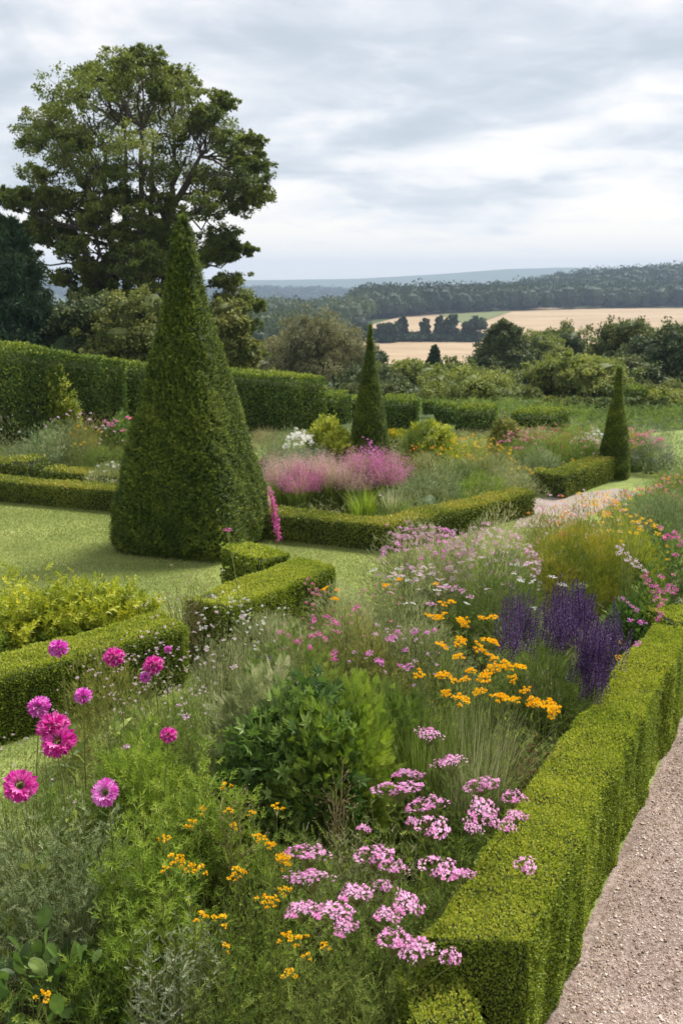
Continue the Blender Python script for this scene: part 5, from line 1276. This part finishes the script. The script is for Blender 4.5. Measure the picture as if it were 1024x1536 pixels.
for i, (px, py, h, r) in enumerate([(12, 566, 1.35, .42), (38, 576, 1.25, .22), (78, 590, 1.15, .28), (98, 596, 1.1, .2)]):
    F(['tall lime green shrub at the left edge in front of the tall hedge', 'narrow lime green shrub, second from the left edge', 'lime yellow shrub in front of the tall hedge', 'small lime yellow shrub, the rightmost'][i], px, py, h, r, 'mound', 'yellow', 1500, .09, CLUMP, name='lime_shrub', cat='shrub', group='lime green shrubs before the tall hedge', lump=.35, shell=.6)
# magenta flower column against the right side of the large topiary
e = [A(403 + 14 * u ** .8, 735 + 75 * u, 10.9) for u in np.linspace(0, 1, 12)]
b = A(414, 812, 10.9); b[2] = 0
t = thing('climbing_flower', 'narrow strip of vivid magenta blossom against the right side of the large topiary', 'flower', b)
mb = MB(); c_ = np.array([[b[0], b[1], 0]] + [q for q in e[::-1]]); mb.tubes(c_[None], np.full((1, len(c_)), .006), 0, 4); mb.build('stem', M['stem'], t)
for i, q in enumerate(e):
    part('flower_head', HD['f_magenta'][i % 3], t, q, (0, 0, i), (.035 + .028 * math.sin(PI * (i + 1) / 13),) * 3)
    part('flower_head', HD['f_magenta'][(i + 1) % 3], t, q + np.array([.012, .02, .02]), (0, 0, i), (.03 + .026 * math.sin(PI * (i + 1) / 13),) * 3)

# ===== undergrowth
def undergrowth(label, poly, n, hmax, mats_, per=12, tpl=SPRIGN, ls=.05, name='undergrowth'):
    x, y = scatter(poly, n); k = len(x); mb = MB()
    mt = (noise3(np.stack([x, y, 0 * x], 1), 2.2, 5) * 1.6 + R.normal(size=k) * .35 + 1.5).astype(int) % len(mats_)
    for m_ in range(len(mats_)):
        s = mt == m_; q = s.sum()
        if not q: continue
        base = np.stack([x[s], y[s], terr(x[s], y[s])], 1); h_ = hmax * R.uniform(.45, 1, q)
        tip = base + np.stack([R.normal(size=q) * .07, R.normal(size=q) * .07, h_], 1)
        tt = np.linspace(0, 1, 4)[None, :, None]; C = base[:, None] * (1 - tt) + tip[:, None] * tt
        mb.tubes(C, np.linspace(.0022, .001, 4)[None], len(mats_), 3)
        N = q * per; i = np.repeat(np.arange(q), per); u = R.uniform(.1, 1, N)[:, None]
        p = base[i] * (1 - u) + tip[i] * u; a_ = R.uniform(0, 6.28, N)
        mb.inst(tpl, p, np.stack([np.cos(a_), np.sin(a_), np.full(N, .6)], 1) + rdir(N) * .3, rdir(N) * .5 + [0, 0, 1], ls * R.uniform(.6, 1.3, N), m_)
    return tag(mb.build(name, [M[q] for q in mats_] + [M['stem']]), label, 'foliage', None, 'stuff')
undergrowth('mixed green undergrowth filling the near part of the flower border', [(-2.6, 2.2), (-2.5, 4.2), (-1.3, 5.0), (-.6, 6.0), (2.1, 6.5), (.45, 3.75), (.0, 3.5), (-.1, 2.2)], 3600, .5, ['mid', 'fresh', 'mid', 'fresh'], 7, SPRIGF, .085)
undergrowth('mixed green undergrowth in the far part of the flower border', [(-.7, 6.0), (-.1, 7.0), (.6, 8.3), (1.6, 9.4), (2.7, 10.3), (4.0, 9.8), (3.3, 8.3), (2.1, 6.5)], 2600, .42, ['mid', 'pale', 'mid', 'blue'], 6, SPRIGN, .08)
undergrowth('low foliage covering the soil of the pink grass bed', [P(430, 775)[:2], P(583, 800)[:2], P(790, 750)[:2], P(780, 690)[:2], P(700, 668)[:2], P(400, 672)[:2]], 2600, .3, ['mid', 'pale', 'olive', 'blue'], 6, SPRIGF, .09)
undergrowth('low foliage covering the soil of the far right bed', [P(810, 728)[:2], P(846, 724)[:2], P(918, 704)[:2], P(990, 672)[:2], P(940, 655)[:2], P(740, 655)[:2]], 2200, .3, ['mid', 'pale', 'olive', 'blue'], 6, SPRIGF, .10)
undergrowth('low foliage covering the soil of the far left border', [P(-60, 705)[:2], P(220, 722)[:2], P(240, 655)[:2], P(-60, 640)[:2]], 3200, .4, ['mid', 'pale', 'olive', 'blue'], 6, SPRIGF, .11)
undergrowth('low foliage covering the soil of the bed at the right edge', [P(930, 780)[:2], P(1060, 790)[:2], P(1100, 700)[:2], P(1000, 712)[:2]], 1600, .35, ['mid', 'blue', 'olive', 'mid'], 6, SPRIGF, .09)
undergrowth('low green planting behind the middle topiary and before the clipped hedges', [P(380, 668)[:2], P(760, 660)[:2], P(750, 652)[:2], P(380, 652)[:2]], 2000, .14, ['mid', 'olive', 'pale', 'mid'], 6, SPRIGF, .07)
undergrowth('dark green planting along the far end of the lawn at the right', [(5.2, 20.3), (13, 19.4), (15, 22.5), (4.6, 23.5)], 1600, .26, ['dark', 'mid', 'dark', 'mid'], 6, SPRIGF, .14)
undergrowth('rough green planting beyond the garden at the right', [(2.0, 23.5), (14, 22.5), (18, 31), (0, 31)], 4200, .3, ['mid', 'dark', 'mid', 'dark'], 6, SPRIGF, .14)
undergrowth('rough green planting beyond the clipped hedges at the centre', [(-4, 24.5), (1.5, 24.5), (2.5, 32), (-6, 32)], 2600, .3, ['mid', 'dark', 'mid', 'olive'], 6, SPRIGF, .14)

# ---------------------------------------------------------------- air
hz = MB()
X0, X1, Y0, Y1, Z0, Z1 = -6200, 6200, -60, 5800, -100, 110
c = np.array([[X0, Y0, Z0], [X1, Y0, Z0], [X1, Y1, Z0], [X0, Y1, Z0], [X0, Y0, Z1], [X1, Y0, Z1], [X1, Y1, Z1], [X0, Y1, Z1]], float)
hz.add(c, [[0, 3, 2, 1], [4, 5, 6, 7], [0, 1, 5, 4], [1, 2, 6, 5], [2, 3, 7, 6], [3, 0, 4, 7]])
m, nt, N, L = new_mat('haze_air'); out = N.new('ShaderNodeOutputMaterial'); pv = N.new('ShaderNodeVolumePrincipled')
pv.inputs['Color'].default_value = (.58, .73, .97, 1); pv.inputs['Density'].default_value = HAZE; pv.inputs['Anisotropy'].default_value = .0
L.new(pv.outputs[0], out.inputs['Volume'])
if HAZE > 0:
    tag(hz.build('haze', m), 'thin bluish haze over the valley', 'haze', None, 'stuff')

# ---------------------------------------------------------------- sun, sky, camera
SUN_EL, SUN_AZ = math.radians(54), math.radians(46)      # azimuth clockwise from +Y
sd = bpy.data.lights.new('sun', 'SUN'); sd.energy = SUN_E; sd.angle = math.radians(16); sd.color = (1, .95, .86)
so = bpy.data.objects.new('sun', sd); COL.objects.link(so)
dv = Vector((math.sin(SUN_AZ) * math.cos(SUN_EL), math.cos(SUN_AZ) * math.cos(SUN_EL), math.sin(SUN_EL)))
so.rotation_euler = dv.to_track_quat('Z', 'Y').to_euler(); so.location = (5, 5, 20)

w = bpy.data.worlds.new('World'); sc.world = w; w.use_nodes = True
nt = w.node_tree; nt.nodes.clear(); N, L = nt.nodes, nt.links
out = N.new('ShaderNodeOutputWorld'); bg = N.new('ShaderNodeBackground'); bg.inputs['Strength'].default_value = .1
sky = N.new('ShaderNodeTexSky'); sky.sky_type = 'NISHITA'; sky.sun_disc = False; sky.sun_elevation = SUN_EL; sky.sun_rotation = SUN_AZ
tc = N.new('ShaderNodeTexCoord'); sep = N.new('ShaderNodeSeparateXYZ'); L.new(tc.outputs['Generated'], sep.inputs[0])
def mth(op, a, b=None, c=None, clamp=False):
    n = N.new('ShaderNodeMath'); n.operation = op; n.use_clamp = clamp
    for i, v in enumerate((a, b, c)):
        if v is None: continue
        if isinstance(v, (int, float)): n.inputs[i].default_value = v
        else: L.new(v, n.inputs[i])
    return n.outputs[0]
zc = mth('MAXIMUM', sep.outputs['Z'], .0); zd = mth('ADD', zc, .22)
cu = mth('DIVIDE', sep.outputs['X'], zd); cv = mth('DIVIDE', sep.outputs['Y'], zd)
cb_ = N.new('ShaderNodeCombineXYZ'); L.new(cu, cb_.inputs[0]); L.new(cv, cb_.inputs[1])
def cloud_noise(scale, loc, detail=7, rough=.5, dist=.4, st=(1, 1, 1)):
    mp = N.new('ShaderNodeMapping'); mp.inputs['Location'].default_value = loc; mp.inputs['Scale'].default_value = st; L.new(cb_.outputs[0], mp.inputs[0])
    n = N.new('ShaderNodeTexNoise'); n.inputs['Scale'].default_value = scale; n.inputs['Detail'].default_value = detail; n.inputs['Roughness'].default_value = rough; n.inputs['Distortion'].default_value = dist
    L.new(mp.outputs[0], n.inputs['Vector']); return n.outputs['Fac']
n1 = cloud_noise(CL[0], CL[1], 6, .5, .5, (.85, 1, 1)); n2 = cloud_noise(CL[0] * 3.3, (7, 2, 0), 6, .55, .5, (.75, 1, 1))
nn = mth('ADD', mth('MULTIPLY', n1, .70), mth('MULTIPLY', n2, .30))
# thinner, brighter cloud low over the horizon; greyer base higher up
el = N.new('ShaderNodeMapRange'); el.inputs['From Min'].default_value = .015; el.inputs['From Max'].default_value = .10; el.inputs['To Min'].default_value = CL[2]; el.inputs['To Max'].default_value = 0; L.new(sep.outputs['Z'], el.inputs['Value'])
cl = mth('ADD', nn, el.outputs[0])
cr = N.new('ShaderNodeValToRGB'); e = cr.color_ramp.elements
e[0].position = .38; e[0].color = (.475, .52, .57, 1); e[1].position = .66; e[1].color = (1.0, .935, .84, 1)
for p_, c_ in ((.44, (.53, .575, .625, 1)), (.50, (.64, .67, .71, 1)), (.57, (.84, .825, .82, 1))):
    x_ = e.new(p_); x_.color = c_
L.new(cl, cr.inputs[0])
sv = N.new('ShaderNodeVectorMath'); sv.operation = 'SCALE'; sv.inputs['Scale'].default_value = 10.0 * SKYK; L.new(cr.outputs[0], sv.inputs[0])
mx = N.new('ShaderNodeMix'); mx.data_type = 'RGBA'; mx.inputs[0].default_value = .93
L.new(sky.outputs[0], mx.inputs[6]); L.new(sv.outputs[0], mx.inputs[7]); L.new(mx.outputs[2], bg.inputs['Color']); L.new(bg.outputs[0], out.inputs['Surface'])

cam = bpy.data.cameras.new('camera'); co = bpy.data.objects.new('camera', cam); COL.objects.link(co); sc.camera = co
co.location = (0, 0, H); co.rotation_euler = (math.radians(90) - PITCH, 0, 0)
cam.sensor_fit = 'VERTICAL'; cam.sensor_height = 36; cam.sensor_width = 24; cam.lens = 36 * FP / 1536
cam.clip_start = .05; cam.clip_end = 20000
cam.dof.use_dof = True; cam.dof.focus_distance = 5.2; cam.dof.aperture_fstop = 5.0
sc.view_settings.view_transform = 'Standard'; sc.view_settings.look = 'None'; sc.view_settings.exposure = EXPO; sc.view_settings.gamma = 1
sc.cycles.max_bounces = 6; sc.cycles.diffuse_bounces = 3; sc.cycles.transmission_bounces = 4; sc.cycles.glossy_bounces = 2; sc.cycles.volume_bounces = 0
sc.cycles.use_denoising = True; sc.cycles.caustics_reflective = False; sc.cycles.caustics_refractive = False
